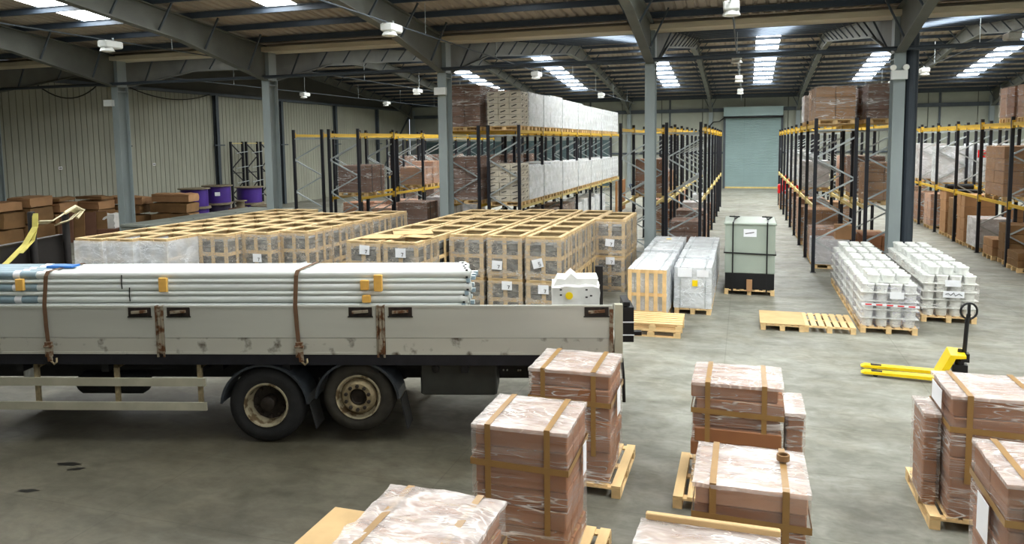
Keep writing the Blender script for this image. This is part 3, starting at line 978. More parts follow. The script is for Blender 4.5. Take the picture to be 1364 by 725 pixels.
for x, z in ((-4.70, 0.52), (-3.44, 0.64)):
    obj('axle', MB().tube([(x, 0.3, z), (x, BW - 0.3, z)], 0.07, 10).mesh('axle', 'chassis_black'), truck)
    for y in (0.82, 1.66):
        obj('leaf_spring', MB().span((x - 0.5, y - 0.04, z + 0.06), (x + 0.5, y + 0.04, z + 0.16)).mesh('leaf_spring', 'chassis_black'), truck)
def mudguard(x, z, r, y, w):
    m = MB()
    n = 16
    for i in range(n + 1):
        t = R(4) + R(172) * i / n
        for rr in (r, r + 0.02):
            for yy in (y, y + w):
                m.v.append((x + rr * math.cos(t), yy, z + rr * math.sin(t) * 0.96))
    for i in range(n):
        a = i * 4
        for q in ((0, 1, 5, 4), (2, 6, 7, 3), (0, 4, 6, 2), (1, 3, 7, 5)):
            m.f.append(tuple(a + k for k in q))
    g = obj('mudguard', m.mesh('mudguard', 'mudguard', False), truck)
    m2 = MB()
    for i in range(n):
        t0, t1 = R(4) + R(172) * i / n, R(4) + R(172) * (i + 1) / n
        m2.beam((x + (r + 0.005) * math.cos(t0), y - 0.012, z + (r + 0.005) * math.sin(t0) * 0.96), (x + (r + 0.005) * math.cos(t1), y - 0.012, z + (r + 0.005) * math.sin(t1) * 0.96), 0.03, 0.04, (0, 1, 0))
    obj('guard_lip', m2.mesh('guard_lip', 'mudguard'), g)
for y in (0.04, BW - 0.44):
    mudguard(-4.70, 0.52, 0.585, y, 0.4)
    mudguard(-3.44, 0.60, 0.555, y, 0.4)
    obj('mud_flap', MB().beam((-4.10, y + 0.2, 0.55), (-4.02, y + 0.2, 0.2), 0.36, 0.012, (1, 0, 0)).mesh('mud_flap', 'rubber'), truck)
    obj('mud_flap', MB().beam((-2.86, y + 0.2, 0.62), (-2.78, y + 0.2, 0.2), 0.36, 0.012, (1, 0, 0)).mesh('mud_flap', 'rubber'), truck)
# side guard
for z in (0.80, 0.465):
    obj('guard_rail', cached('grail', lambda: MB().span((-BL, 0.0, 0), (-5.49, 0.03, 0.11)).mesh('guard_rail', 'guard_alu')), truck, (0, 0, z))
for x in (-7.85, -6.73, -5.58):
    obj('guard_bracket', cached('gbr', lambda: MB().span((-0.03, 0.03, 0.46), (0.03, 0.07, 1.12)).span((-0.03, 0.03, 1.04), (0.03, 0.8, 1.1)).mesh('guard_bracket', 'hub_rust')), truck, (x, 0, 0))
# tanks and boxes under the bed
obj('air_tank', MB().lathe([(0.0, -0.5), (0.12, -0.48), (0.16, -0.42), (0.16, 0.42), (0.12, 0.48), (0.0, 0.5)], 18, 'y').mesh('air_tank', 'chassis_black', True), truck, (-7.0, 0.42, 0.72), (0, 0, R(90)))
obj('air_tank', MB().lathe([(0.0, -0.4), (0.1, -0.39), (0.14, -0.34), (0.14, 0.34), (0.1, 0.39), (0.0, 0.4)], 18, 'y').mesh('air_tank', 'chassis_black', True), truck, (-7.0, 1.0, 0.8), (0, 0, R(90)))
obj('fluid_canister', MB().lathe([(0.08, 0.0), (0.09, 0.02), (0.09, 0.2), (0.07, 0.22)], 14).mesh('fluid_canister', 'white_plastic', True), truck, (-8.12, 0.3, 0.8))
for x0, x1, z0, z1, y in ((-8.95, -5.4, 0.92, 1.1, 0.35), (-8.9, -7.6, 0.55, 0.95, 1.2), (-6.6, -5.5, 0.6, 0.95, 1.3), (-3.0, -0.3, 0.9, 1.1, 0.5)):
    obj('underframe_box', MB().span((x0, y, z0), (x1, y + 0.3, z1)).mesh('underframe_box', 'chassis_black'), truck)
obj('fuel_tank', bevel_box(1.1, 0.6, 0.5, 0.06, 'chassis_black'), truck, (-8.6, 1.9, 0.5))
obj('battery_box', bevel_box(0.6, 0.5, 0.4, 0.03, 'chassis_black'), truck, (-6.1, 1.95, 0.6))
# headboard with stakes
hb = obj('headboard', MB().span((-BL - 0.08, 0.0, 1.1), (-BL, BW, 2.55)).mesh('headboard', 'headboard'), truck)
obj('headboard_cap', MB().span((-BL - 0.1, 0.0, 2.55), (-BL + 0.02, BW, 2.575)).mesh('headboard_cap', 'hub_dark'), hb)
for y in (0.45, 1.62, 2.42):
    zt = 3.03 if y < 2 else 2.95
    obj('stake', MB().lathe([(0.055, 1.2), (0.055, zt - 0.02), (0.045, zt)], 12).mesh('stake', 'headboard', True), truck, (-BL + 0.08, y, 0))
obj('tail_stake', MB().span((-0.14, BW - 0.2, ZB), (-0.02, BW - 0.08, 2.02)).mesh('tail_stake', 'headboard'), truck)
# gearbox lump so that the frame reads solid from the side, and the cab further left, outside the photograph's edge
cab = obj('cab', bevel_box(2.0, 2.45, 2.2, 0.12, 'headboard'), truck, (-BL - 2.9, BW / 2, 0.75))
obj('cab_window', MB().span((-0.4, -1.24, 1.2), (0.5, -1.21, 1.8)).mesh('cab_window', 'chassis_navy'), cab)
for y in (0.06, BW - 0.36):
    obj('front_wheel', MB().lathe([(0.0, 0.02), (0.3, 0.02), (0.45, 0.0), (0.52, 0.06), (0.52, 0.26), (0.45, 0.3), (0.0, 0.3)], 30, 'y').mesh('front_wheel', 'rubber', True), truck, (-BL - 2.8, y, 0.52))

# ------------------------------------------------------------------ the load of pipes
PR = 0.054
def pipe(x0, x1, y, z, lab, sleeve):
    o = obj('steel_pipe', None if False else cached(('pipe', round(x1 - x0, 2)), lambda: MB().tube([(0, 0, 0), (x1 - x0, 0, 0)], PR, 16, cap=False).tube([(x1 - x0, 0, 0), (0, 0, 0)], PR - 0.008, 12, cap=False).mesh('steel_pipe', 'pipe_white', True)),
            None, tw(x0, y, z), (0, 0, TA))
    tag(o, lab, 'pipe', 'white pipes stacked on the truck')
    o.modifiers  # plain mesh
    f = obj('end_collar', cached('collar', lambda: MB().tube([(0, 0, 0), (0.09, 0, 0)], PR + 0.012, 14, cap=False).tube([(0.09, 0, 0), (0, 0, 0)], PR - 0.008, 14, cap=False).lathe([(0.02, 0.0)], 3).mesh('end_collar', 'pipe_white', True)), o, (x1 - x0 - 0.1, 0, 0))
    for a in (0.6, 2.2, 3.7, 5.3):
        obj('collar_bolt', cached('cbolt', lambda: MB().box((0, 0, 0), (0.03, 0.02, 0.02)).mesh('collar_bolt', 'black_metal')), f, (0.05, (PR + 0.014) * math.cos(a), (PR + 0.014) * math.sin(a)))
    if sleeve:
        obj('sleeve', cached('psleeve', lambda: MB().tube([(0, 0, 0), (1.05, 0, 0)], PR + 0.006, 16).mesh('sleeve', 'pipe_sleeve', True)), o, (-0.03, 0, 0))
        obj('white_tape', cached('ptape', lambda: MB().tube([(0, 0, 0), (0.1, 0, 0)], PR + 0.009, 16, cap=False).mesh('white_tape', 'paper', True)), o, (0.72 + random.uniform(-0.05, 0.05), 0, 0))
    return o
tiers = 7
pitch = 0.1655
rowname = ['nearest row', 'second row', 'third row', 'fourth row', 'rearmost row']
for t in range(tiers):
    z = 1.3035 + t * pitch
    for r in range(5):
        y = 0.14 + r * 0.145
        x1 = -1.93 + random.uniform(-0.06, 0.04) - 0.02 * r
        pipe(-8.82, x1, y, z, 'long white pipe, %s tier up from the truck bed, %s' % (ORD[t], rowname[r]), True)
# thin rails lying in the gaps between the tiers
TR = 0.0285
for t in range(tiers - 1):
    z = 1.3035 + (t + 0.5) * pitch
    for r in range(4):
        x1 = -1.9 + random.uniform(-0.08, 0.06)
        o = obj('thin_rail', cached(('rail', round(x1, 2)), lambda: MB().tube([(0, 0, 0), (x1 + 8.8, 0, 0)], TR, 8).mesh('thin_rail', 'pipe_white', True)), None, tw(-8.8, 0.11 + r * 0.19, z), (0, 0, TA))
        tag(o, 'thin white rail between the pipes, %s gap up from the bed, %s' % (ORD[t], rowname[r]), 'rail', 'thin rails between the pipe tiers')
        obj('end_plate', cached('railend', lambda: MB().box((0, 0, 0), (0.05, 0.075, 0.05)).mesh('end_plate', 'pipe_sleeve')), o, (x1 + 8.8 - 0.03, 0, 0))
for x, zz, h, lab in ((-3.30, 2.10, 0.13, 'orange timber chock at the pipe ends, upper one at the front'), (-3.12, 2.08, 0.22, 'taller orange timber chock beside the pipe ends'), (-8.0, 2.10, 0.16, 'orange timber chock near the brown strap by the headboard'), (-6.02, 2.08, 0.19, 'orange timber chock above the middle board joint'),
                      (-3.28, 1.93, 0.1, 'small lower orange timber chock near the pipe ends')):
    o = obj('timber_chock', bevel_box(0.11, 0.05, h, 0.006, 'block_orange'), None, tw(x, 0.05, zz), (0, 0, TA))
    tag(o, lab, 'chock', 'timber chocks on the pipe load')
# ratchet straps
def ratchet(x, lab, dx):
    s = thing('ratchet_strap', lab, 'strap', tw(x, 0, 0), TA, 'ratchet straps over the pipes')
    zt = 1.3035 + (tiers - 1) * pitch + PR + 0.005
    obj('webbing', MB().ribbon([(dx * 1.6, 0.84, 1.3), (dx * 1.3, 0.83, zt - 0.05), (dx, 0.74, zt + 0.004), (dx * 0.6, 0.3, zt + 0.01), (0, 0.08, zt + 0.0), (-0.01, 0.045, zt - 0.06), (-0.02, -0.008, ZT + 0.01), (0.0, -0.03, 1.62), (0.02, -0.035, 1.36)], 0.055, 0.006, (1, 0, 0)).mesh('webbing', 'strap_brown'), s)
    obj('ratchet_body', MB().span((-0.015, -0.07, 1.22), (0.075, -0.03, 1.42)).tube([(-0.03, -0.055, 1.36), (0.09, -0.055, 1.36)], 0.022, 8).beam((0.05, -0.08, 1.30), (0.07, -0.09, 1.17), 0.06, 0.02).mesh('ratchet_body', 'rust_post'), s)
    obj('hook', MB().tube([(0.04, -0.05, 1.22), (0.06, -0.06, 1.16), (0.10, -0.06, 1.12), (0.13, -0.055, 1.15), (0.12, -0.04, 1.2)], 0.014, 8).mesh('hook', 'hub_rust'), s)
ratchet(-7.62, 'brown ratchet strap over the pipes close to the headboard', 0.06)
ratchet(-4.20, 'brown ratchet strap over the middle of the pipe load', 0.05)
# thin wire ties
for x, z, lab in ((-6.6, 2.2, 'thin black tie round the upper pipes left of the board joint'), (-6.5, 2.03, 'thin black tie round the lower pipes left of the board joint'), (-5.97, 2.15, 'thin pale tie beside the timber chock')):
    o = obj('wire_tie', MB().ribbon([(0, 0.07, z - 0.08), (0, 0.062, z), (0, 0.075, z + 0.1)], 0.012, 0.008, (1, 0, 0)).mesh('wire_tie', 'strap_black' if 'black' in lab else 'strap_cream'), None, tw(x, 0, 0), (0, 0, TA))
    tag(o, lab, 'tie', 'wire ties on the pipes')
# white wrapped package at the tail
wp = thing('white_package', 'white plastic-wrapped package with a round yellow sticker at the truck tail', 'package', tw(-0.52, 0.62, 1.25), TA)
def crumple(sx, sy, sz, seed, amp, material, res=0.08):
    return film_mesh(sx, sy, sz, seed, material, amp, 0.0, res)
obj('wrapper', crumple(0.62, 0.62, 0.84, 5, 0.04, 'sack_white'), wp)
obj('loose_flap', MB().prism([(-0.3, 0.82), (0.28, 0.82), (0.3, 0.93), (0.02, 0.93), (-0.06, 1.0), (-0.14, 0.92), (-0.24, 0.93)], 'y', -0.24, 0.2).mesh('loose_flap', 'sack_white'), wp)
obj('sticker', MB().lathe([(0.05, 0.0), (0.05, -0.005)], 20, 'y').mesh('sticker', 'sticker_yellow'), wp, (-0.09, -0.35, 0.72))
obj('print_mark', MB().box((0.14, -0.352, 0.8), (0.03, 0.004, 0.02)).box((0.2, -0.352, 0.72), (0.03, 0.004, 0.02)).box((-0.2, -0.352, 0.8), (0.03, 0.004, 0.02)).box((-0.2, -0.352, 0.73), (0.03, 0.004, 0.02)).box((0.14, -0.352, 0.7), (0.03, 0.004, 0.02)).mesh('print_mark', 'print_black'), wp)
# webbing slings left hanging on the headboard
s = obj('webbing_sling', MB().ribbon([(0, 0, 3.0), (0.02, -0.05, 2.8), (-0.02, -0.25, 2.55), (-0.03, -0.6, 2.35), (-0.02, -0.95, 2.2)], 0.09, 0.012, (1, 0, 0)).ribbon([(0.03, -0.02, 2.85), (0.05, -0.16, 2.6), (0.05, -0.42, 2.45)], 0.05, 0.01, (1, 0, 0)).mesh('webbing_sling', 'strap_yellow'), None, tw(-BL + 0.16, 1.6, 0), (0, 0, TA))
tag(s, 'yellowish webbing sling hanging from the headboard stake', 'sling', 'slings on the headboard')
s = obj('webbing_sling', MB().ribbon([(0, 0.0, 2.86), (0.04, 0.25, 2.84), (0.05, 0.5, 2.92), (0.05, 0.75, 3.0), (0.05, 0.95, 2.94), (0.05, 0.7, 2.82), (0.05, 0.4, 2.79)], 0.11, 0.014, (0.9, 0, 0.436)).tube([(0.05, 0.6, 2.95), (0.1, 0.8, 3.04), (0.1, 1.0, 2.96), (0.08, 0.85, 2.84)], 0.03, 8).mesh('webbing_sling', 'strap_cream'), None, tw(-BL + 0.14, 1.66, 0), (0, 0, TA))
tag(s, 'cream webbing sling bundled between the headboard stakes', 'sling', 'slings on the headboard')
s = obj('blue_bag', crumple(0.35, 0.18, 0.03, 4, 0.01, 'blue_plastic'), None, tw(-7.62, 0.4, 1.3035 + 6 * pitch + PR + 0.012), (0, 0, TA))
tag(s, 'small blue plastic scrap lying on the pipes', 'scrap')

# ================================================================== PALLETS
def pallet(x, y, label, rz=0.0, z=0.0, sx=1.0, sy=1.2, wood='pallet_wood', group='timber pallets', boards=7, detail=True, n_top=None):
    """x, y is the middle; deck boards run along local y"""
    if not detail:
        def mk():
            m = MB()
            for i in range(boards):
                m.box((-sx / 2 + 0.05 + (sx - 0.1) * i / (boards - 1), 0, 0.133), (0.1, sy, 0.022))
            for yy in (-sy / 2 + 0.05, 0, sy / 2 - 0.05):
                m.box((0, yy, 0.111), (sx, 0.1, 0.02))
            for xx in (-sx / 2 + 0.05, 0, sx / 2 - 0.05):
                for yy in (-sy / 2 + 0.07, 0, sy / 2 - 0.07):
                    m.box((xx, yy, 0.061), (0.1, 0.14, 0.08))
                m.box((xx, 0, 0.01), (0.1, sy, 0.02))
            return m.mesh('timber_pallet', wood)
        o = obj('timber_pallet', cached(('pal', sx, sy, wood, boards), mk), None, (x, y, z), (0, 0, rz))
        return tag(o, label, 'pallet', group)
    p = thing('timber_pallet', label, 'pallet', (x, y, z), rz, group)
    for i in range(boards):
        w = 0.105
        obj('deck_board', plain_box(w, sy, 0.022, wood), p, (-sx / 2 + w / 2 + (sx - w) * i / (boards - 1) + random.uniform(-0.004, 0.004), random.uniform(-0.006, 0.006), 0.122), (0, 0, random.uniform(-0.004, 0.004)))
    for yy in (-sy / 2 + 0.05, 0, sy / 2 - 0.05):
        obj('bearer_board', plain_box(sx, 0.1, 0.021, wood), p, (0, yy, 0.1005))
    for xx in (-sx / 2 + 0.05, 0, sx / 2 - 0.05):
        for yy in (-sy / 2 + 0.07, 0, sy / 2 - 0.07):
            obj('block', plain_box(0.1, 0.14, 0.0795, wood), p, (xx, yy, 0.0205))
        obj('base_board', plain_box(0.1, sy, 0.02, wood), p, (xx, 0, 0.0))
    return p
PH = 0.145

# ================================================================== FOREGROUND: WRAPPED CARTON STACKS
def sheen_cap(sx, sy, sz, seed, amp):
    """added crumpled milky cap, painting the overhead sheen onto the stack top"""
    me = film_mesh(sx, sy, 0.03, seed, 'film_top_sheen', amp * 1.6, 0.009, 0.06)
    me.transform(Matrix.Translation((0, 0, sz - 0.02)))
    return me
def carton_stack(label, x0, x1, y0, y1, ztop, layers, rows, material='carton_red', rz=0.0, z0=PH, seed=1, jitter=0.012, bands=True, film='film', group='brown carton stacks in clear film', cols=1, insets=None, amp=0.008, flap_seam=True, cat='carton stack'):
    sx, sy, sz = x1 - x0, y1 - y0, ztop - z0
    t = thing('wrapped_carton_stack', label, cat, ((x0 + x1) / 2, (y0 + y1) / 2, z0), rz, group)
    rnd = random.Random(seed)
    h = sz / layers
    for k in range(layers):
        ix = (insets[k] if insets else 0.0)
        ox, oy = rnd.uniform(-jitter, jitter), rnd.uniform(-jitter, jitter)
        for c in range(cols):
            for r in range(rows):
                w, d = (sx - 0.02 - 2 * abs(ix)) / cols, (sy - 0.02) / rows
                px = -sx / 2 + 0.01 + abs(ix) + w * (c + 0.5) + ox
                py = -sy / 2 + 0.01 + d * (r + 0.5) + oy + rnd.uniform(-0.004, 0.004)
                mt = material if rnd.random() < 0.75 else {'carton_red': 'carton_pink' if k == layers - 1 else 'carton_red'}.get(material, material)
                o = obj('carton', bevel_box(w - 0.008, d - 0.008, h - 0.006, 0.01, mt), t, (px, py, k * h + 0.001), (0, 0, rnd.uniform(-0.006, 0.006)))
                if flap_seam:
                    obj('sealing_tape', plain_box(w * 0.98, 0.05, 0.0015, 'tape'), o, (0, 0, h - 0.0055))
    obj('stretch_film', film_mesh(sx, sy, sz, seed, film, amp, 0.006), t)
    obj('sheen_sheet', sheen_cap(sx, sy, sz, seed + 50, amp), t)  # added layer that whitens the top like reflected rooflight
    if bands:
        g = 0.015
        for fx in (0.17, 0.8):
            bx = -sx / 2 + sx * fx
            low = sz * (0.25 if fx > 0.5 else 0.3)
            obj('tape_band', MB().ribbon([(bx, -sy / 2 - g, low), (bx, -sy / 2 - g, sz + g + 0.012), (bx, sy / 2 + g, sz + g + 0.012), (bx, sy / 2 + g, low)], 0.055, 0.0015, (1, 0, 0)).mesh('tape_band', 'tape'), t)
        zb = sz * 0.74
        g = 0.018
        obj('tape_band', MB().ribbon([(-sx / 2 - g, -sy / 2 - g, zb), (sx / 2 + g, -sy / 2 - g, zb - 0.02), (sx / 2 + g, sy / 2 + g, zb), (-sx / 2 - g, sy / 2 + g, zb + 0.02), (-sx / 2 - g, -sy / 2 - g, zb)], 0.06, 0.0015, (0, 0, 1)).mesh('tape_band', 'tape'), t)
    return t
# behind the truck tail
pallet(-1.78, 8.56, 'timber pallet under the tall carton stack beside the truck tail')
carton_stack('tall brown carton stack in film beside the truck tail', -2.33, -1.40, 7.98, 8.80, 1.41, 7, 3, seed=1, jitter=0.02)
s = obj('paper_label', MB().box((0, 0, 0), (0.003, 0.22, 0.3)).mesh('paper_label', 'paper'), None, (-1.36, 8.35, 1.0), (0, 0, 0))
tag(s, 'white paper label on the side of the stack by the truck tail', 'label', 'paper labels on stacks')
# front centre
pallet(-1.72, 6.44, 'timber pallet under the carton stack before the truck wheels')
carton_stack('brown carton stack in film in front of the truck tail stack', -2.36, -1.47, 6.18, 7.0, 1.42, 7, 3, seed=2, jitter=0.014)
s = obj('paper_label', MB().box((0, 0, 0), (0.003, 0.14, 0.3)).mesh('paper_label', 'paper'), None, (-1.428, 6.75, 0.98))
tag(s, 'narrow white label on the side of the front centre stack', 'label', 'paper labels on stacks')
# bottom left, cut by the frame
pallet(-2.12, 4.55, 'timber pallet under the lowest stack at the picture bottom')
carton_stack('low-seen carton stack at the bottom edge with crumpled clear top film', -2.62, -1.70, 4.2, 5.08, 1.30, 6, 3, seed=3, film='film', amp=0.022, jitter=0.03)
pallet(-3.55, 6.05, 'timber pallet under the pale cardboard sheet', sx=1.0)
o = obj('cardboard_sheet', bevel_box(1.2, 1.2, 0.012, 0.004, 'plywood'), None, (-3.52, 6.05, PH))
tag(o, 'pale cardboard sheet lying on a pallet at the bottom edge', 'sheet', 'cardboard sheets')
# bottom right of centre
pallet(-0.2, 5.05, 'timber pallet under the flat-topped stack at the bottom edge')
carton_stack('wide carton stack at the bottom edge with a timber batten behind', -0.72, 0.28, 4.55, 5.56, 1.06, 5, 3, seed=4, bands=False, amp=0.018)
o = obj('timber_batten', bevel_box(0.98, 0.05, 0.05, 0.006, 'plywood'), None, (-0.2, 5.53, 1.1))
tag(o, 'pale timber batten along the back of the bottom-edge stack', 'batten')
# middle right pair
pallet(-0.2, 8.52, 'timber pallet under the stepped carton stack')
carton_stack('stepped brown carton stack, upper box tier shifted, mid-floor', -0.52, 0.43, 8.3, 9.08, 1.30, 7, 2, seed=5, jitter=0.035)
carton_stack('short carton pile leaning against the stepped stack side', 0.47, 0.66, 8.35, 9.05, 1.02, 5, 2, seed=6, bands=False, jitter=0.006, group=None)
carton_stack('brown carton stack in film in front of the stepped stack', -0.37, 0.54, 6.14, 7.0, 1.14, 6, 3, seed=7, jitter=0.014)
pallet(0.1, 6.5, 'timber pallet under the stack before the stepped stack')
o = obj('tape_roll', MB().lathe([(0.038, 0.0), (0.055, 0.0), (0.055, 0.05), (0.038, 0.05), (0.038, 0.0)], 20).mesh('tape_roll', 'carton_olive', True), None, (0.36, 6.72, 1.185))
tag(o, 'roll of brown packing tape lying on the wrapped stack', 'tape')
# right edge
pallet(2.36, 8.8, 'timber pallet under the carton stack at the right edge')
carton_stack('brown carton stack in film at the right edge by the pallet truck', 2.02, 2.95, 8.2, 9.04, 1.41, 6, 2, seed=8)
carton_stack('small grey-edged boxes strapped to the right-edge stack side', 1.83, 1.98, 8.45, 9.0, 1.12, 4, 1, seed=9, bands=False, jitter=0.004, group=None)
s = obj('paper_label', MB().box((0, 0, 0), (0.003, 0.4, 0.2)).mesh('paper_label', 'paper'), None, (1.975, 8.62, 1.3))
tag(s, 'white label high on the right-edge stack side', 'label', 'paper labels on stacks')
pallet(2.42, 6.9, 'timber pallet under the front right corner stack')
carton_stack('carton stack in film in the front right corner', 1.99, 2.9, 6.42, 7.34, 1.30, 6, 2, seed=10)
s = obj('paper_label', MB().box((0, 0, 0), (0.003, 0.3, 0.34)).mesh('paper_label', 'paper'), None, (1.945, 6.85, 0.82))
tag(s, 'large white label on the front right corner stack', 'label', 'paper labels on stacks')

# ================================================================== PALLETS AND CABINET IN THE AISLE MOUTH
pallet(0.80, 16.82, 'flat pallet covered by a cardboard sheet before the grey cabinet', sx=0.86)
o = obj('cardboard_sheet', bevel_box(0.9, 1.22, 0.012, 0.004, 'plywood'), None, (0.80, 16.82, PH))
tag(o, 'pale cardboard sheet on the flat pallet before the grey cabinet', 'sheet', 'cardboard sheets')
pallet(1.72, 16.86, 'bare slatted pallet beside the cardboard-covered one')
# grey cabinet
cb = thing('grey_cabinet', 'tall pale green-grey metal cabinet on black plinth, strapped to a pallet', 'cabinet', (0.15, 20.72, 0))
obj('cabinet_body', bevel_box(1.24, 1.7, 1.28, 0.02, 'cabinet_grey'), cb, (0, 0, 0.56))
obj('cabinet_top', bevel_box(1.3, 1.76, 0.06, 0.02, 'cabinet_grey'), cb, (0, 0, 1.82))
obj('plinth', bevel_box(1.22, 1.68, 0.42, 0.01, 'cabinet_black'), cb, (0, 0, 0.145))
obj('paper_note', MB().box((0, 0, 0), (0.32, 0.004, 0.2)).mesh('paper_note', 'paper'), cb, (0.0, -0.855, 1.62))
obj('note_line', MB().beam((-0.12, -0.858, 1.6), (0.1, -0.858, 1.64), 0.004, 0.02).mesh('note_line', 'print_black'), cb)
for x in (-0.42, 0.42):
    obj('strap', MB().ribbon([(x, -0.89, 0.1), (x, -0.89, 1.895), (x + 0.04, 0.0, 1.895), (x, 0.89, 1.895), (x, 0.89, 0.1)], 0.035, 0.012, (1, 0, 0)).mesh('strap', 'strap_black'), cb)
    obj('buckle', MB().tube([(x + 0.02, -0.2, 1.9), (x + 0.12, -0.1, 1.96), (x - 0.1, 0.1, 1.95), (x + 0.15, 0.25, 1.93)], 0.018, 6).mesh('buckle', 'strap_black'), cb)
obj('strap', MB().ribbon([(-0.64, -0.875, 1.10), (0.64, -0.875, 1.07), (0.64, 0.875, 1.10), (-0.64, 0.875, 1.10), (-0.64, -0.875, 1.10)], 0.035, 0.012, (0, 0, 1)).mesh('strap', 'strap_black'), cb)
obj('post_foot', MB().box((0, -0.9, 0.26), (0.14, 0.06, 0.3)).mesh('post_foot', 'carton_tan'), cb)
pallet(0.15, 20.72, 'wide timber pallet under the grey cabinet', sx=1.24, sy=1.75)
# white wrapped stacks beside the column
def white_stack(x0, x1, y0, y1, ztop, label, seed, layers=6, sticker=None):
    t = thing('wrapped_panel_stack', label, 'wrapped stack', ((x0 + x1) / 2, (y0 + y1) / 2, PH), 0, 'pale wrapped panel stacks')
    sx, sy, sz = x1 - x0, y1 - y0, ztop - PH
    rnd = random.Random(seed)
    for k in range(layers):
        obj('panel_box', bevel_box(sx - 0.03 + rnd.uniform(-0.015, 0.0), sy - 0.03, sz / layers - 0.012, 0.012, 'carton_white'), t, (rnd.uniform(-0.01, 0.01), 0, k * sz / layers))
    obj('stretch_film', film_mesh(sx, sy, sz, seed, 'film_milky', 0.02, 0.01, 0.12), t)
    for fx in (-0.28, 0.28):
        obj('band', MB().ribbon([(fx, -sy / 2 - 0.02, 0), (fx, -sy / 2 - 0.02, sz + 0.022), (fx, sy / 2 + 0.02, sz + 0.022)], 0.015, 0.003, (1, 0, 0)).mesh('band', 'galv'), t)
    if sticker == 'front':
        obj('sticker', MB().box((0, 0, 0), (0.12, 0.004, 0.14)).mesh('sticker', 'sticker_yellow'), t, (0.05, -sy / 2 - 0.035, sz * 0.62))
        obj('paper_sheet', MB().box((0, 0, 0), (0.32, 0.004, 0.22)).mesh('paper_sheet', 'paper'), t, (-0.18, -sy / 2 - 0.035, sz * 0.88))
        obj('paper_sheet', MB().box((0, 0, 0), (0.26, 0.004, 0.16)).mesh('paper_sheet', 'paper'), t, (0.22, -sy / 2 - 0.035, sz * 0.86))
    if sticker == 'top':
        obj('sticker', MB().box((0, 0, 0), (0.14, 0.12, 0.004)).mesh('sticker', 'sticker_yellow'), t, (0.0, -0.1, sz + 0.035))
    pallet((x0 + x1) / 2, (y0 + y1) / 2, label.replace('pale wrapped stack', 'pallet under the pale stack'), sx=round(sx, 2), sy=round(sy, 2), detail=(y0 < 18), group='pallets under the pale wrapped stacks')
rr = ['first', 'second', 'third', 'fourth']
for i in range(4):
    y0 = 16.42 + i * 1.42
    white_stack(-2.46, -1.62, y0 + (0.0 if i == 0 else 0.06), y0 + 1.34, 1.14 + (0.02, 0.0, 0.05, 0.06)[i], 'pale wrapped stack %s from the viewer, row beside the crates' % rr[i], 20 + i, sticker='top' if i == 3 else None)
    y1 = 17.3 + i * 1.38
    white_stack(-1.52, -0.70, y1, y1 + 1.3, 1.10 + (0.0, 0.03, 0.04, 0.02)[i], 'pale wrapped stack %s from the viewer, row beside the grey cabinet' % rr[i], 30 + i, sticker='front' if i == 0 else None)
# slatted wooden frame leaning on the front of the left row
fr = thing('leaning_pallet', 'upright slatted pallet leaning on the front of the first pale stack', 'pallet', (-2.04, 16.36, PH))
for i in range(5):
    obj('slat', plain_box(0.085, 0.022, 1.02, 'pallet_wood'), fr, (-0.38 + i * 0.19, 0, 0.0))
for z in (0.02, 0.42, 0.94):
    obj('cross_slat', plain_box(0.86, 0.02, 0.075, 'pallet_wood'), fr, (0, 0.022, z))
for i, dx in enumerate((0.0, 0.02)):
    pallet(-1.80 + dx, 15.55, ('lower', 'upper')[i] + ' of the two empty stacked pallets behind the truck tail', rz=R(90) + 0.03 * i, z=i * 0.1455, boards=6)

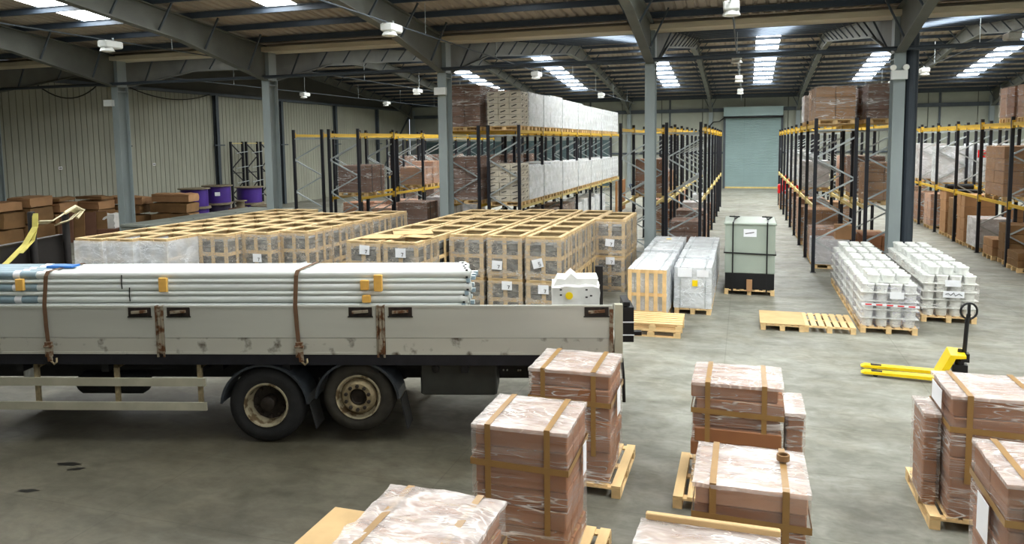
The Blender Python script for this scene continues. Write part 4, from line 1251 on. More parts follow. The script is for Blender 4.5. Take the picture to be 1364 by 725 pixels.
# ================================================================== PAINT PAILS
PD, PHT = 0.262, 0.178
def pail_mesh():
    return MB().lathe([(0.0, 0.0), (0.096, 0.0), (0.1, 0.008), (0.111, 0.125), (0.118, 0.128), (0.118, 0.136), (0.113, 0.138), (0.114, 0.152)], 18).mesh('paint_pail', 'pail_white', True)
def lid_mesh():
    return MB().lathe([(0.114, 0.148), (0.124, 0.149), (0.124, 0.166), (0.116, 0.171), (0.110, 0.164), (0.0, 0.163)], 18).mesh('pail_lid', 'pail_lid', True)
def pail(x, y, z, label, group, rz):
    o = obj('paint_pail', cached('pail', pail_mesh), None, (x, y, z), (0, 0, rz))
    tag(o, label, 'pail', group)
    obj('lid', cached('paillid', lid_mesh), o)
    return o
TIER = ('one', 'two', 'three', 'four', 'five', 'top')
def pail_row(X0, Y0, npal, rowname, left_side):
    n = 4
    g = 'white paint pails of the %s row' % rowname
    for p in range(npal):
        y0 = Y0 + p * 1.13
        cx = X0 + n * PD / 2
        pallet(cx, y0 + 0.53, 'pallet under paint pails, %s row, %s from the viewer' % (rowname, ORD[p]), sx=1.06, sy=1.06, detail=(p == 0), group='pallets under the paint pails', wood='pallet_wood')
        for t in range(6):
            z = PH + t * PHT + (0.001 if t else 0)
            if 0 < t < 5:
                b = obj('layer_board', plain_box(1.09, 1.09, 0.006, 'pail_white'), None, (cx, y0 + 0.53, z - 0.0065))
                tag(b, 'thin white layer board under tier %s, %s pallet, %s pail row' % (TIER[t], ORD[p], rowname), 'board', 'layer boards between the pails')
            m_ = 3 if t == 5 else 4
            for r in range(m_):
                for c in range(m_):
                    vis = t == 5 or (p == 0 and r == 0) or (c == 0 and left_side) or (t == 4 and (p < 3 or r < 2 or c in (0, 3)))
                    if not vis:
                        continue
                    if m_ == 3:
                        x, y = cx + (c - 1) * 0.285, y0 + 0.53 + (r - 1) * 0.30
                    else:
                        x, y = X0 + PD * (c + 0.5), y0 + 0.13 + r * 0.265
                    pail(x + random.uniform(-0.008, 0.008), y + random.uniform(-0.008, 0.008), z, 'white paint pail, %s pail row, tier %s, %s back, %s across' % (rowname, TIER[t], ORD[p * m_ + r], ORD[c]), g, random.uniform(0, 6.28))
        f = obj('stretch_film', film_mesh(1.08, 1.08, 5 * PHT - 0.02, 40 + p + int(X0), 'film_lilac' if left_side else 'film_light', 0.015, 0.008, 0.13), None, (cx, y0 + 0.53, PH))
        bm_open(f.data)
        tag(f, 'clear stretch film round the %s pallet of pails, %s row' % (ORD[p], rowname), 'film', 'films round the pail pallets')
def bm_open(me):
    """cut the top faces away so the wrap is an open sleeve"""
    import bmesh
    bm = bmesh.new()
    bm.from_mesh(me)
    bmesh.ops.delete(bm, geom=[q for q in bm.faces if q.normal.z > 0.8], context='FACES')
    bm.to_mesh(me)
    bm.free()
pail_row(2.34, 16.5, 5, 'aisle-side', True)
pail_row(3.74, 17.85, 4, 'column-side', False)
o = obj('warning_tape', MB().ribbon([(2.33, 16.44, 0.62), (3.40, 16.44, 0.60)], 0.05, 0.003, (0, 0, 1)).mesh('warning_tape', 'paper'), None)
tag(o, 'white tape with red marks across the front pails', 'tape')
for i in range(5):
    obj('red_mark', MB().box((0, 0, 0), (0.12, 0.004, 0.025)).mesh('red_mark', 'red_plastic'), o, (2.46 + i * 0.2, 16.437, 0.617 - 0.0037 * i))
for x, y, z, w, lab in ((2.98, 16.43, 0.82, 0.26, 'white paper sheet on the front of the aisle-side pails'), (4.3, 17.78, 0.88, 0.3, 'white paper sheet on the front of the column-side pails'), (4.32, 17.78, 0.64, 0.4, 'white sheet with black scrawl on the column-side pails')):
    o = obj('paper_sheet', MB().box((0, 0, 0), (w, 0.004, 0.14)).mesh('paper_sheet', 'paper'), None, (x, y, z))
    tag(o, lab, 'sheet', 'paper sheets on the pails')
    if 'scrawl' in lab:
        obj('scrawl', MB().tube([(-0.16, -0.006, 0.0), (-0.1, -0.006, 0.02), (-0.06, -0.006, -0.02), (0, -0.006, 0.04), (0.03, -0.006, -0.03), (0.1, -0.006, 0.02), (0.16, -0.006, -0.02)], 0.008, 5).mesh('scrawl', 'print_black'), o)

# ================================================================== PALLET TRUCK
pj = thing('hand_pallet_truck', 'yellow hand pallet truck with black tiller standing before the pails', 'pallet truck', (3.05, 13.55, 0), R(-7))
for s in (-1, 1):
    f = obj('fork', MB().prism([(-1.1, 0.055), (-1.04, 0.085), (0.05, 0.105), (0.05, 0.05), (-0.75, 0.045), (-1.05, 0.04)], 'y', s * 0.19 - 0.08, s * 0.19 + 0.08).mesh('fork', 'jack_yellow'), pj)
    obj('fork_slot', MB().box((-0.86, s * 0.19, 0.0925), (0.17, 0.09, 0.006)).mesh('fork_slot', 'cabinet_black'), f)
    for dy in (-0.035, 0.035):
        obj('load_roller', MB().lathe([(0.0, -0.03), (0.038, -0.03), (0.038, 0.03), (0.0, 0.03)], 12, 'y').mesh('load_roller', 'rubber'), f, (-0.88, s * 0.19 + dy, 0.04))
obj('apron', MB().prism([(0.0, 0.05), (0.08, 0.05), (0.27, 0.44), (0.42, 0.46), (0.42, 0.50), (0.2, 0.50)], 'y', -0.26, 0.26).mesh('apron', 'jack_yellow'), pj)
for s in (-1, 1):
    obj('apron_side', MB().prism([(0.0, 0.05), (0.1, 0.05), (0.3, 0.5), (0.2, 0.5)], 'y', s * 0.26 - 0.01, s * 0.26 + 0.01).mesh('apron_side', 'jack_yellow'), pj)
obj('pump', MB().lathe([(0.07, 0.16), (0.07, 0.36), (0.04, 0.38), (0.035, 0.55), (0.0, 0.56)], 14).box((0.0, 0, 0.24), (0.22, 0.16, 0.12)).box((0.07, 0, 0.42), (0.12, 0.14, 0.14)).mesh('pump', 'black_metal', True), pj, (0.36, 0, 0))
for s in (-1, 1):
    obj('steer_wheel', MB().lathe([(0.0, -0.03), (0.09, -0.03), (0.1, -0.02), (0.1, 0.02), (0.09, 0.03), (0.0, 0.03)], 18, 'y').mesh('steer_wheel', 'rubber', True), pj, (0.36, s * 0.075, 0.1))
tl = obj('tiller', MB().tube([(0.42, 0, 0.45), (0.44, 0, 1.0), (0.46, 0, 1.14)], 0.032, 10).mesh('tiller', 'black_metal'), pj)
p = []
for k in range(25):
    t = 2 * math.pi * k / 24
    p.append((0.46 + 0.12 * math.cos(t), 0.04 * math.cos(t), 1.19 + 0.13 * math.sin(t)))
obj('loop_grip', MB().tube(p, 0.017, 8, cap=False).mesh('loop_grip', 'black_metal', True), tl)
obj('grip_centre', MB().box((0.46, 0, 1.2), (0.04, 0.06, 0.2)).mesh('grip_centre', 'black_metal'), tl)
obj('lever', MB().tube([(0.45, 0.02, 1.17), (0.44, 0.05, 1.24)], 0.012, 6).mesh('lever', 'galv'), tl)

# ================================================================== SLATTED CRATES
CW, CD, CH = 0.80, 1.06, 0.94
def crate_parts(mat_w='crate_wood'):
    """list of (name, size, loc) for one open-top slatted crate, origin bottom centre"""
    hw, hd = CW / 2, CD / 2
    L = []
    for sx in (-1, 1):
        for sy in (-1, 1):
            L.append(('corner_post', (0.09, 0.03, CH), (sx * (hw - 0.045), sy * (hd - 0.015), 0)))
    for sy in (-1, 1):
        for z in (0.06, CH * 0.47, CH - 0.09):
            L.append(('cross_slat', (CW - 0.18, 0.02, 0.085), (0, sy * (hd - 0.02), z)))
        L.append(('upright_slat', (0.09, 0.025, CH), (0, sy * (hd - 0.0125 + 0.012), 0)))
    for sx in (-1, 1):
        for z in (0.06, CH * 0.47, CH - 0.09):
            L.append(('side_slat', (0.02, CD - 0.06, 0.085), (sx * (hw - 0.012), 0, z)))
        for y in (-0.17, 0.17):
            L.append(('side_upright', (0.025, 0.09, CH), (sx * (hw + 0.001), y, 0)))
    for sy in (-1, 1):
        L.append(('top_rail', (CW, 0.09, 0.028), (0, sy * (hd - 0.045), CH)))
    for sx in (-1, 1):
        L.append(('top_rail', (0.09, CD - 0.18, 0.028), (sx * (hw - 0.045), 0, CH)))
    for y in (-0.4, 0.0, 0.4):
        L.append(('floor_board', (CW - 0.1, 0.12, 0.02), (0, y, 0.02)))
    return L
def goods_mesh():
    m = MB()
    rnd = random.Random(3)
    hw, hd = CW / 2 - 0.05, CD / 2 - 0.06
    for k in range(5):
        for i in range(2):
            x = -hw / 2 + i * hw
            z0 = 0.05 + k * 0.15
            m.box((x + rnd.uniform(-0.01, 0.01), rnd.uniform(-0.01, 0.01), z0 + 0.065), (hw - 0.03, 2 * hd, 0.125), rnd.uniform(-0.02, 0.02))
    return m.mesh('packed_goods', 'crate_load')
def crate_joined():
    m = MB()
    for nm, s, l in crate_parts():
        m.box((l[0], l[1], l[2] + s[2] / 2), s)
    return m.mesh('slatted_crate', 'crate_wood')
def crate(x, y, z, label, full, film='film_grey', group='slatted crates', goods=True, paper=None, rz=0.0):
    if not full:
        o = obj('slatted_crate', cached('cratej', crate_joined), None, (x, y, z), (0, 0, rz))
        tag(o, label, 'crate', group)
        obj('packed_goods', cached('goods', goods_mesh), o)
        return o
    c = thing('slatted_crate', label, 'crate', (x, y, z), rz, group)
    for nm, s, l in crate_parts():
        obj(nm, plain_box(s[0], s[1], s[2], 'crate_wood'), c, l)
    obj('packed_goods', cached('goods', goods_mesh), c)
    k = random.randint(0, 2)
    if film:
        def fm():
            f = film_mesh(CW + 0.03, CD + 0.03, CH * 0.97, 60 + k, film, 0.012, 0.004, 0.13)
            # open top: drop the top faces
            import bmesh
            bm = bmesh.new()
            bm.from_mesh(f)
            bmesh.ops.delete(bm, geom=[q for q in bm.faces if q.normal.z > 0.8], context='FACES')
            bm.to_mesh(f)
            bm.free()
            return f
        obj('stretch_film', cached(('cfilm', film, k), fm), c)
    if paper:
        px, pz, a = paper
        q = obj('paper_sheet', cached('cpaper', lambda: MB().box((0, 0, 0), (0.24, 0.004, 0.2)).mesh('paper_sheet', 'paper')), c, (px, -CD / 2 - 0.045, pz), (0, a, 0))
        if a < -0.2:
            dm = cached('digit5', lambda: MB().box((0.04, -0.004, 0.02), (0.05, 0.003, 0.012)).box((0.02, -0.004, 0.0), (0.012, 0.003, 0.05)).box((0.04, -0.004, -0.02), (0.05, 0.003, 0.012)).box((0.06, -0.004, -0.04), (0.012, 0.003, 0.05)).box((0.04, -0.004, -0.06), (0.05, 0.003, 0.012)).mesh('printed_digit', 'print_black'))
        else:
            dm = cached('digit7', lambda: MB().box((0.04, -0.004, 0.0), (0.055, 0.003, 0.012)).beam((0.06, -0.004, 0.0), (0.035, -0.004, -0.07), 0.003, 0.014).mesh('printed_digit', 'print_black'))
        obj('printed_digit', dm, q)
    return c
# block B beside the truck tail: columns from the aisle side
colsB = [(-3.41, 19.45, 2, 'aisle-end'), (-4.19, 15.55, 6, 'first'), (-5.11, 15.6, 6, 'second'), (-6.02, 15.6, 6, 'third'), (-6.93, 14.1, 7, 'fourth'), (-7.82, 14.1, 7, 'fifth')]
papers = {('aisle-end', 0, 1): (0.0, 0.35, 0.1), ('aisle-end', 0, 0): (0.02, 0.84, 0), ('first', 0, 1): (-0.12, 0.38, -0.25), ('second', 0, 1): (-0.17, 0.3, 0.05), ('first', 0, 0): (0, 0.78, 0), ('second', 0, 0): (0.05, 0.82, 0),
          ('fourth', 0, 1): (0.02, 0.74, 0), ('fifth', 0, 1): (0.05, 0.78, 0.06)}
nB = 0
for x, y0, n, nm in colsB:
    for r in range(n):
        for t in (0, 1):
            full = (t == 1) or (r == 0 and nm in ('aisle-end', 'first', 'second', 'third')) or nm in ('aisle-end',)
            if nm == 'aisle-end':
                lab = 'slatted open crate standing apart at the aisle end, %s tier, row %s' % (('lower', 'upper')[t], ORD[r])
            else:
                lab = 'slatted crate, %s column from the aisle, %s row back, %s tier' % (nm, ORD[r], ('lower', 'upper')[t])
            crate(x + random.uniform(-0.01, 0.01), y0 + r * 1.1 + CD / 2, t * (CH + 0.035) + 0.001, lab, full, 'film_grey' if nm in ('aisle-end', 'first') or r == 0 else None,
                  'slatted crates beside the aisle', paper=papers.get((nm, r, t)))
# block A further left, behind the pipes
colsA = [(-14.35, 13.15, 7, 'white-wrapped first'), (-13.60, 13.25, 7, 'second'), (-12.83, 13.45, 6, 'third'), (-12.02, 14.45, 5, 'fourth'), (-11.22, 15.0, 5, 'fifth'), (-10.42, 15.4, 5, 'sixth')]
for ci, (x, y0, n, nm) in enumerate(colsA):
    for r in range(n):
        for t in (0, 1):
            full = (t == 1) and (r < 2 or ci == 5 or r == n - 1)
            lab = 'slatted crate behind the pipes, %s column from the far left, %s row, %s tier' % (ORD[ci], ORD[r], ('lower', 'upper')[t])
            film = 'film_milky' if (r == 0 and ci < 3) else ('film_grey' if r < 1 or ci == 5 else None)
            crate(x, y0 + r * 1.1 + CD / 2, t * (CH + 0.035) + 0.001, lab, full, film, 'slatted crates behind the pipes', rz=random.uniform(-0.015, 0.015),
                  paper={(4, 0): (0.05, 0.35, 0.0), (5, 0): (0.28, 0.12, -0.3)}.get((ci, r)) if t == 1 else None)
# brown lids lying on the front-left crates of block B
for i, (x, y, rz, w, d, lab) in enumerate(((-7.35, 15.6, 0.5, 0.9, 0.7, 'loose plywood lid lying askew across the crates'), (-7.6, 14.6, 0.25, 0.8, 0.55, 'loose plywood lid on the frontmost crates'), (-6.8, 14.75, -0.2, 0.6, 0.4, 'small plywood offcut on the front crate'))):
    o = obj('plywood_lid', bevel_box(w, d, 0.015, 0.003, 'plywood'), None, (x, y, 2 * (CH + 0.035) + 0.03 - 0.032 + 0.004 + 0.016 * i), (0, 0, rz))
    tag(o, lab, 'lid', 'plywood lids on the crates')

# ================================================================== LEFT WALL: CARDBOARD HEAP, DRUMS, SPARE FRAMES
def flat_box(x, y, z, sx, sy, sz, label, rz=0.0, tilt=(0, 0), material='carton_olive'):
    o = obj('cardboard_box', film_mesh(sx - 0.1, sy - 0.1, sz - 0.05, random.randint(1, 90), material, 0.075, 0.0, 0.22), None, (x, y, z), (tilt[0], tilt[1], rz))
    tag(o, label, 'box', 'old cardboard boxes along the ribbed wall')
    obj('packing_tape', plain_box(0.07, sy * 0.98, 0.003, 'tape'), o, (0, 0, sz - 0.03))
    obj('flap_seam', plain_box(0.012, sy * 0.97, 0.004, 'carton_dark'), o, (0.06, 0, sz - 0.03))
    obj('flap_seam', plain_box(sx * 0.9, 0.004, 0.012, 'carton_dark'), o, (0, -sy / 2 - 0.0, sz * 0.62))
    return o
HX = -29.3
# stack beside and behind the first column
stacks = [
    # x, y, [heights], w, d, name
    (-27.55, 27.6, [0.95, 0.45, 0.4], 1.75, 1.1, 'just right of the first column'),
    (-25.55, 28.3, [1.0, 0.48, 0.42], 1.95, 1.1, 'between the column and the purple drums'),
    (-29.0, 25.0, [0.7, 0.55, 0.45, 0.2], 1.3, 1.2, 'left of the first column'),
    (-28.9, 23.7, [0.9, 0.7, 0.45], 1.4, 1.2, 'behind the truck headboard'),
    (-29.1, 22.4, [0.8, 0.7, 0.4], 1.5, 1.2, 'at the picture edge by the wall'),
    (-28.2, 26.3, [0.75, 0.55, 0.4, 0.2], 1.3, 1.0, 'in front of the first column'),
]
for x, y, hs, w, d, nm in stacks:
    z = 0.0
    for k, h in enumerate(hs):
        flat_box(x + random.uniform(-0.05, 0.05), y + random.uniform(-0.05, 0.05), z + 0.001, w * random.uniform(0.92, 1.0), d * random.uniform(0.92, 1.0), h - 0.004, 'sagging brown cardboard box, %s from the floor, %s' % (ORD[k], nm), rz=R(8) + random.uniform(-0.16, 0.16), tilt=(random.uniform(-0.035, 0.035), random.uniform(-0.035, 0.035)), material='carton_olive' if k != 2 else 'carton_tan')
        z += h
for i in range(7):
    x, y = -27.6 + i * 0.28 - (0.6 if i > 3 else 0), 24.2 + i * 0.32
    o = obj('flattened_carton', bevel_box(0.55, 0.07, 1.25, 0.01, 'carton_olive' if i % 2 else 'carton_dark'), None, (x, y, 0.0), (R(-4), 0, R(20) + i * 0.07))
    tag(o, 'flattened carton standing on edge before the heap, %s from the headboard' % ORD[i], 'carton', 'flattened cartons standing on edge')
o = obj('plastic_heap', film_mesh(1.0, 0.7, 0.6, 14, 'sack_white', 0.12, 0, 0.12), None, (-26.9, 25.6, 0.5), (0, 0, 0.4))
tag(o, 'crumpled pale plastic stuffed among the cardboard panels', 'plastic')
o = obj('crate_bench', bevel_box(2.6, 1.1, 0.5, 0.02, 'carton_dark'), None, (-26.9, 25.6, 0.0), (0, 0, 0.3))
tag(o, 'low dark box under the crumpled pale plastic', 'box')

def drum(x, y, z, r, h, label, flange=0.12, cable='drum_purple', tag_note=False):
    t = thing('cable_drum', label, 'cable drum', (x, y, z), random.uniform(0, 3), 'purple cable drums')
    for zz in (0.0, h - 0.05):
        f = obj('flange', cached(('dfl', r), lambda: MB().lathe([(0.08, 0.0), (r, 0.0), (r, 0.05), (0.08, 0.05)], 28).mesh('flange', 'drum_board')), t, (0, 0, zz))
        for k in range(5):
            obj('flange_board', cached(('dfb', r), lambda: MB().box((0, 0, 0.0), (2 * r * 0.8, 0.006, 0.006)).mesh('flange_board', 'timber_dark')), f, (0, (k - 2) * r * 0.28, 0.052))
    obj('cable_winding', cached(('dwin', r, h, cable), lambda: MB().lathe([(r - flange, 0.05)] + [(r - flange + (0.012 if i % 2 else 0), 0.05 + (h - 0.1) * i / 18) for i in range(19)], 28).mesh('cable_winding', cable, True)), t)
    if tag_note:
        a = math.atan2(-y, -x) - t.rotation_euler.z
        obj('paper_note', MB().box((0, 0, 0), (0.004, 0.26, 0.2)).mesh('paper_note', 'paper'), t, ((r - flange + 0.02) * math.cos(a), (r - flange + 0.02) * math.sin(a), h * 0.55), (0, 0, a))
    return t
drum(-26.9, 31.2, 0.0, 0.78, 0.92, 'lower purple cable drum of the front pair')
drum(-27.0, 31.3, 0.925, 0.78, 0.98, 'upper purple cable drum with dark flange, nearest the cardboard')
drum(-27.2, 33.3, 0.0, 0.75, 0.95, 'lower dark drum under the labelled purple drum', cable='drum_core')
drum(-27.25, 33.35, 0.955, 0.80, 0.98, 'upper purple cable drum with a white paper label', tag_note=True)
drum(-25.4, 35.0, 0.0, 0.8, 0.75, 'low purple drum lying beside the second column')
drum(-27.2, 36.0, 0.0, 0.8, 0.75, 'lower purple drum in front of the spare rack frames')
drum(-27.2, 36.0, 0.755, 0.8, 0.95, 'upper purple drum in front of the spare rack frames')
drum(-25.6, 33.1, 0.75, 0.34, 0.4, 'small bare wooden drum between the purple ones', flange=0.14, cable='drum_board')
o = obj('support_box', bevel_box(0.9, 0.9, 0.748, 0.02, 'carton_dark'), None, (-25.6, 33.1, 0.0))
tag(o, 'dark box carrying the small bare wooden drum', 'box')
# flat grey cases behind the crates
for i in range(6):
    x, y = -19.3 - (i % 2) * 1.3, 21.9 + (i // 2) * 2.45
    t = thing('flat_case', 'long flat grey case behind the crates, %s row back, %s' % (ORD[i // 2], ('aisle side', 'wall side')[i % 2]), 'case', (x, y, 0), R(0), 'flat grey cases behind the crates')
    obj('case_body', bevel_box(1.1, 2.3, 1.2, 0.02, 'case_grey'), t, (0, 0, 0))
    obj('case_lid', bevel_box(1.16, 2.36, 0.1, 0.02, 'case_grey'), t, (0, 0, 1.2))
    obj('paper_note', MB().box((0, 0, 0), (0.3, 0.004, 0.25)).mesh('paper_note', 'paper'), t, (0.1, -1.18, 1.0))
# spare rack frames leaning by the wall
for i in range(3):
    y = 37.6 + i * 1.45
    t = thing('spare_rack_frame', 'spare dark rack frame standing against the ribbed wall, %s from the viewer' % ORD[i], 'rack frame', (-29.6, y, 0), 0, 'spare rack frames')
    for dy in (0.0, 1.1):
        obj('upright', plain_box(0.12, 0.1, 4.3, 'upright'), t, (0, dy, 0))
    for k in range(5):
        a, b = (0.0, 1.1) if k % 2 else (1.1, 0.0)
        obj('diagonal_brace', MB().beam((0, a, 0.3 + k * 0.78), (0, b, 1.08 + k * 0.78), 0.05, 0.05).mesh('diagonal_brace', 'upright'), t)
    obj('cross_brace', MB().beam((0, 0, 4.2), (0, 1.1, 4.2), 0.05, 0.05).mesh('cross_brace', 'beam_pale'), t)
    obj('cross_brace', MB().beam((0, 0, 2.4), (0, 1.1, 2.4), 0.05, 0.05).mesh('cross_brace', 'upright'), t)
    for k in range(4):
        obj('rung', MB().beam((0.3, 0.1, 0.9 + k * 0.9), (0.3, 1.2, 1.0 + k * 0.9), 0.04, 0.04).mesh('rung', 'galv'), t)

# ================================================================== PALLET RACKING
def rack(label, xf, xb, y0, s, n, levels, zup=4.62, hide_lower=()):
    """one run of racking; aisle face at xf, back at xb; n frames from y0 with spacing s; levels = [(z, material)]"""
    t = thing('pallet_rack', label, 'rack', ((xf + xb) / 2, y0, 0), 0, 'pallet racks')
    w = xf - xb
    for k in range(n):
        y = k * s
        for x in (w / 2, -w / 2):
            u = obj('upright', plain_box(0.1, 0.08, zup, 'upright'), t, (x, y, 0))
            obj('foot_plate', plain_box(0.16, 0.16, 0.012, 'upright'), u)
        zz = 0.35
        a, b = w / 2, -w / 2
        j = 0
        while zz + 0.62 < zup - 0.3:
            p, q = ((a, b) if j % 2 == 0 else (b, a))
            obj('diagonal_brace', cached(('rdb', round(w, 2), j % 2), lambda: MB().beam((p, 0, 0), (q, 0, 0.62), 0.045, 0.045).mesh('diagonal_brace', 'galv')), t, (0, y, zz))
            zz += 0.62
            j += 1
        for z in (0.3, zup - 0.35):
            obj('cross_brace', cached(('rcb', round(w, 2)), lambda: MB().beam((a, 0, 0), (b, 0, 0), 0.045, 0.045).mesh('cross_brace', 'galv')), t, (0, y, z))
    for z, mt in levels:
        for k in range(n - 1):
            for x in (w / 2, -w / 2):
                if (k, round(z, 1)) in hide_lower:
                    continue
                bm = obj('load_beam', cached(('rbm', round(s, 3), mt), lambda: MB().box((0, s / 2, -0.05), (0.05, s - 0.09, 0.1)).mesh('load_beam', mt)), t, (x, k * s, z))
                for e in (0.07, s - 0.07):
                    obj('beam_connector', cached(('rbc', mt), lambda: MB().box((0, 0, 0), (0.085, 0.06, 0.24)).mesh('beam_connector', mt)), bm, (0.0 if x > 0 else 0.0, e, -0.06))
    return t
Y, P = 'beam_yellow', 'beam_pale'
ZU, ZLO = 4.45, 2.02
# main aisle, right-hand double row
rack('pallet rack along the right of the main aisle', 3.1, 2.0, 23.8, 3.05, 9, [(ZU, Y), (ZLO, P)])
rack('pallet rack backing onto the main-aisle rack, behind the pails', 4.5, 3.4, 23.8, 3.05, 9, [(ZU, Y), (ZLO, P)])
# right-hand aisle
rack('pallet rack along the far right aisle with mixed cartons', 8.85, 7.75, 23.1, 3.05, 8, [(ZU, Y), (ZLO - 0.05, Y)])
rack('rearmost pallet rack beyond the far right aisle', 10.25, 9.15, 23.1, 3.05, 8, [(ZU, Y), (ZLO - 0.05, Y)])
rack('pallet rack against the far right side', 16.2, 15.1, 26.1, 3.05, 8, [(ZU, Y), (ZLO, Y)])
# main aisle, left-hand double row
rack('pallet rack along the left of the main aisle', -1.4, -2.5, 25.1, 3.05, 8, [(ZU, Y), (ZLO, P)])
rack('pallet rack behind the column, backing onto the main-aisle rack', -2.9, -4.0, 24.9, 3.05, 8, [(ZU, Y), (ZLO - 0.1, P)])
# white carton double row
rack('pallet rack full of white cartons', -7.3, -8.4, 24.0, 3.0, 8, [(ZU, Y), (1.86, P)])
rack('pallet rack with brown loads behind the white-carton rack', -8.75, -9.85, 24.0, 3.0, 8, [(ZU, Y), (1.9, Y)])
# left double row
rack('nearly empty pallet rack before the drums, aisle side', -13.95, -15.2, 25.0, 2.92, 5, [(ZU, Y), (ZLO, Y)])
rack('empty pallet rack nearest the ribbed wall', -15.5, -16.75, 25.0, 2.92, 5, [(ZU, Y)])
rack('far empty pallet rack beyond the cross aisle', -20.3, -21.4, 42.0, 2.92, 7, [(ZU, Y), (ZLO, Y)])

# ------------------------------------------------------------------ loads
def carton_grid(sx, sy, sz, nx, ny, nz, material, seed, jit=0.012):
    def mk():
        rnd = random.Random(seed)
        m = MB()
        w, d, h = sx / nx, sy / ny, sz / nz
        for k in range(nz):
            for i in range(nx):
                for j in range(ny):
                    if 0 < i < nx - 1 and 0 < j < ny - 1 and k < nz - 1:
                        continue
                    m.box((-sx / 2 + w * (i + 0.5) + rnd.uniform(-jit, jit), -sy / 2 + d * (j + 0.5) + rnd.uniform(-jit, jit), h * (k + 0.5)), (w - 0.012, d - 0.012, h - 0.01))
        return m.mesh('carton_block', material)
    return cached(('cg', round(sx, 2), round(sy, 2), round(sz, 2), nx, ny, nz, material, seed), mk)
def dash_marks(sx, sy, sz, nx, ny, nz):
    """slanted dark print strokes on every carton face"""
    def mk():
        m = MB()
        w, d, h = sx / nx, sy / ny, sz / nz
        for k in range(nz):
            z = h * (k + 0.5)
            for i in range(nx):
                x = -sx / 2 + w * (i + 0.5)
                m.beam((x - w * 0.3, -sy / 2 - 0.012, z - 0.02), (x + w * 0.15, -sy / 2 - 0.012, z + 0.03), 0.006, 0.035)
            for j in range(ny):
                y = -sy / 2 + d * (j + 0.5)
                m.beam((sx / 2 + 0.012, y - d * 0.25, z - 0.02), (sx / 2 + 0.012, y + d * 0.1, z + 0.03), 0.006, 0.03)
        return m.mesh('printed_mark', 'print_black')
    return cached(('dm', round(sx, 2), round(sy, 2), round(sz, 2), nx, ny, nz), mk)
def load(x, y, z, sx, sy, sz, label, material='carton_tan', film=None, grid=(3, 3, 4), group='loads in the racking', marks=False, seed=0, single=False, pal=True, bands=False):
    """pallet with a carton block on it; x, y middle, z underside of the pallet"""
    t = thing('pallet_load', label, 'pallet load', (x, y, z), 0, group)
    zb = 0.0
    if pal:
        def mk():
            m = MB()
            for i in range(6):
                m.box((0, -sy / 2 + 0.06 + (sy - 0.12) * i / 5, 0.13), (sx, 0.1, 0.022))
            for yy in (-sy / 2 + 0.06, 0, sy / 2 - 0.06):
                for xx in (-sx / 2 + 0.07, 0, sx / 2 - 0.07):
                    m.box((xx, yy, 0.06), (0.14, 0.1, 0.1))
                m.box((0, yy, 0.01), (sx, 0.1, 0.02))
            return m.mesh('pallet_base', 'pallet_wood')
        obj('pallet_base', cached(('lp', round(sx, 2), round(sy, 2)), mk), t)
        zb = 0.146
    nx, ny, nz = grid
    if single:
        w, d, h = sx / nx, sy / ny, sz / nz
        rnd = random.Random(seed)
        for k in range(nz):
            for i in range(nx):
                for j in range(ny):
                    if 0 < i < nx - 1 and 0 < j < ny - 1 and k < nz - 1:
                        continue
                    obj('carton', bevel_box(w - 0.01, d - 0.01, h - 0.008, 0.012, material), t, (-sx / 2 + w * (i + 0.5) + rnd.uniform(-0.008, 0.008), -sy / 2 + d * (j + 0.5) + rnd.uniform(-0.008, 0.008), zb + h * k))
    else:
        b = obj('carton_block', carton_grid(sx, sy, sz, nx, ny, nz, material, seed % 3), t, (0, 0, zb))
        b['kind'] = 'stuff'
    if marks:
        b = obj('printed_mark', dash_marks(sx, sy, sz, nx, ny, nz), t, (0, 0, zb))
        b['kind'] = 'stuff'
    if film:
        obj('stretch_film', cached(('lf', round(sx, 2), round(sy, 2), round(sz, 2), film, seed % 3), lambda: film_mesh(sx, sy, sz, 70 + seed % 3, film, 0.02, 0.02, 0.16)), t, (0, 0, zb))
    if bands:
        for fy in (-0.25, 0.25):
            obj('band', MB().ribbon([(-sx / 2 - 0.03, fy * sy, zb), (-sx / 2 - 0.03, fy * sy, zb + sz + 0.03), (sx / 2 + 0.03, fy * sy, zb + sz + 0.03), (sx / 2 + 0.03, fy * sy, zb)], 0.04, 0.004, (0, 1, 0)).mesh('band', 'strap_black'), t)
    return t
GW = 'white carton loads'
k = 0
for lev, z, nm in ((0, 1.86, 'lower shelf'), (1, ZU, 'upper shelf')):
    for i in range(20):
        y = 24.0 + (i // 3) * 3.0 + 0.54 + (i % 3) * 0.96
        h = 1.16 + (0.06 if i in (4, 5) else 0) - (0.05 if i > 9 else 0)
        if lev == 0 and i < 1:
            h = 1.3
        load(-7.85, y, z, 1.2, 0.92, h, 'white carton load on the %s of its rack, %s from the near end' % (nm, ORD[i]), 'carton_print' if i == 0 else 'carton_white', 'film_milky' if i > 0 else 'film_light', (3, 2, 6 if i == 0 else 5), GW, marks=(i == 0), seed=i, single=(i == 0))
# brown loads behind the white-carton rack (near end seen past the column)
for i in range(5):
    for z, nm in ((1.9, 'lower shelf'), (ZU, 'upper shelf')):
        load(-9.3, 24.62 + (i % 2) * 1.1 + (i // 2) * 3.0, z, 1.15, 0.98, 1.42 if z > 3 else 1.5, 'brown wrapped load on the %s behind the white cartons, %s from the near end' % (nm, ORD[i]), 'carton_dark', 'film', (2, 2, 4), 'brown loads behind the white cartons', seed=i, single=(i == 0))
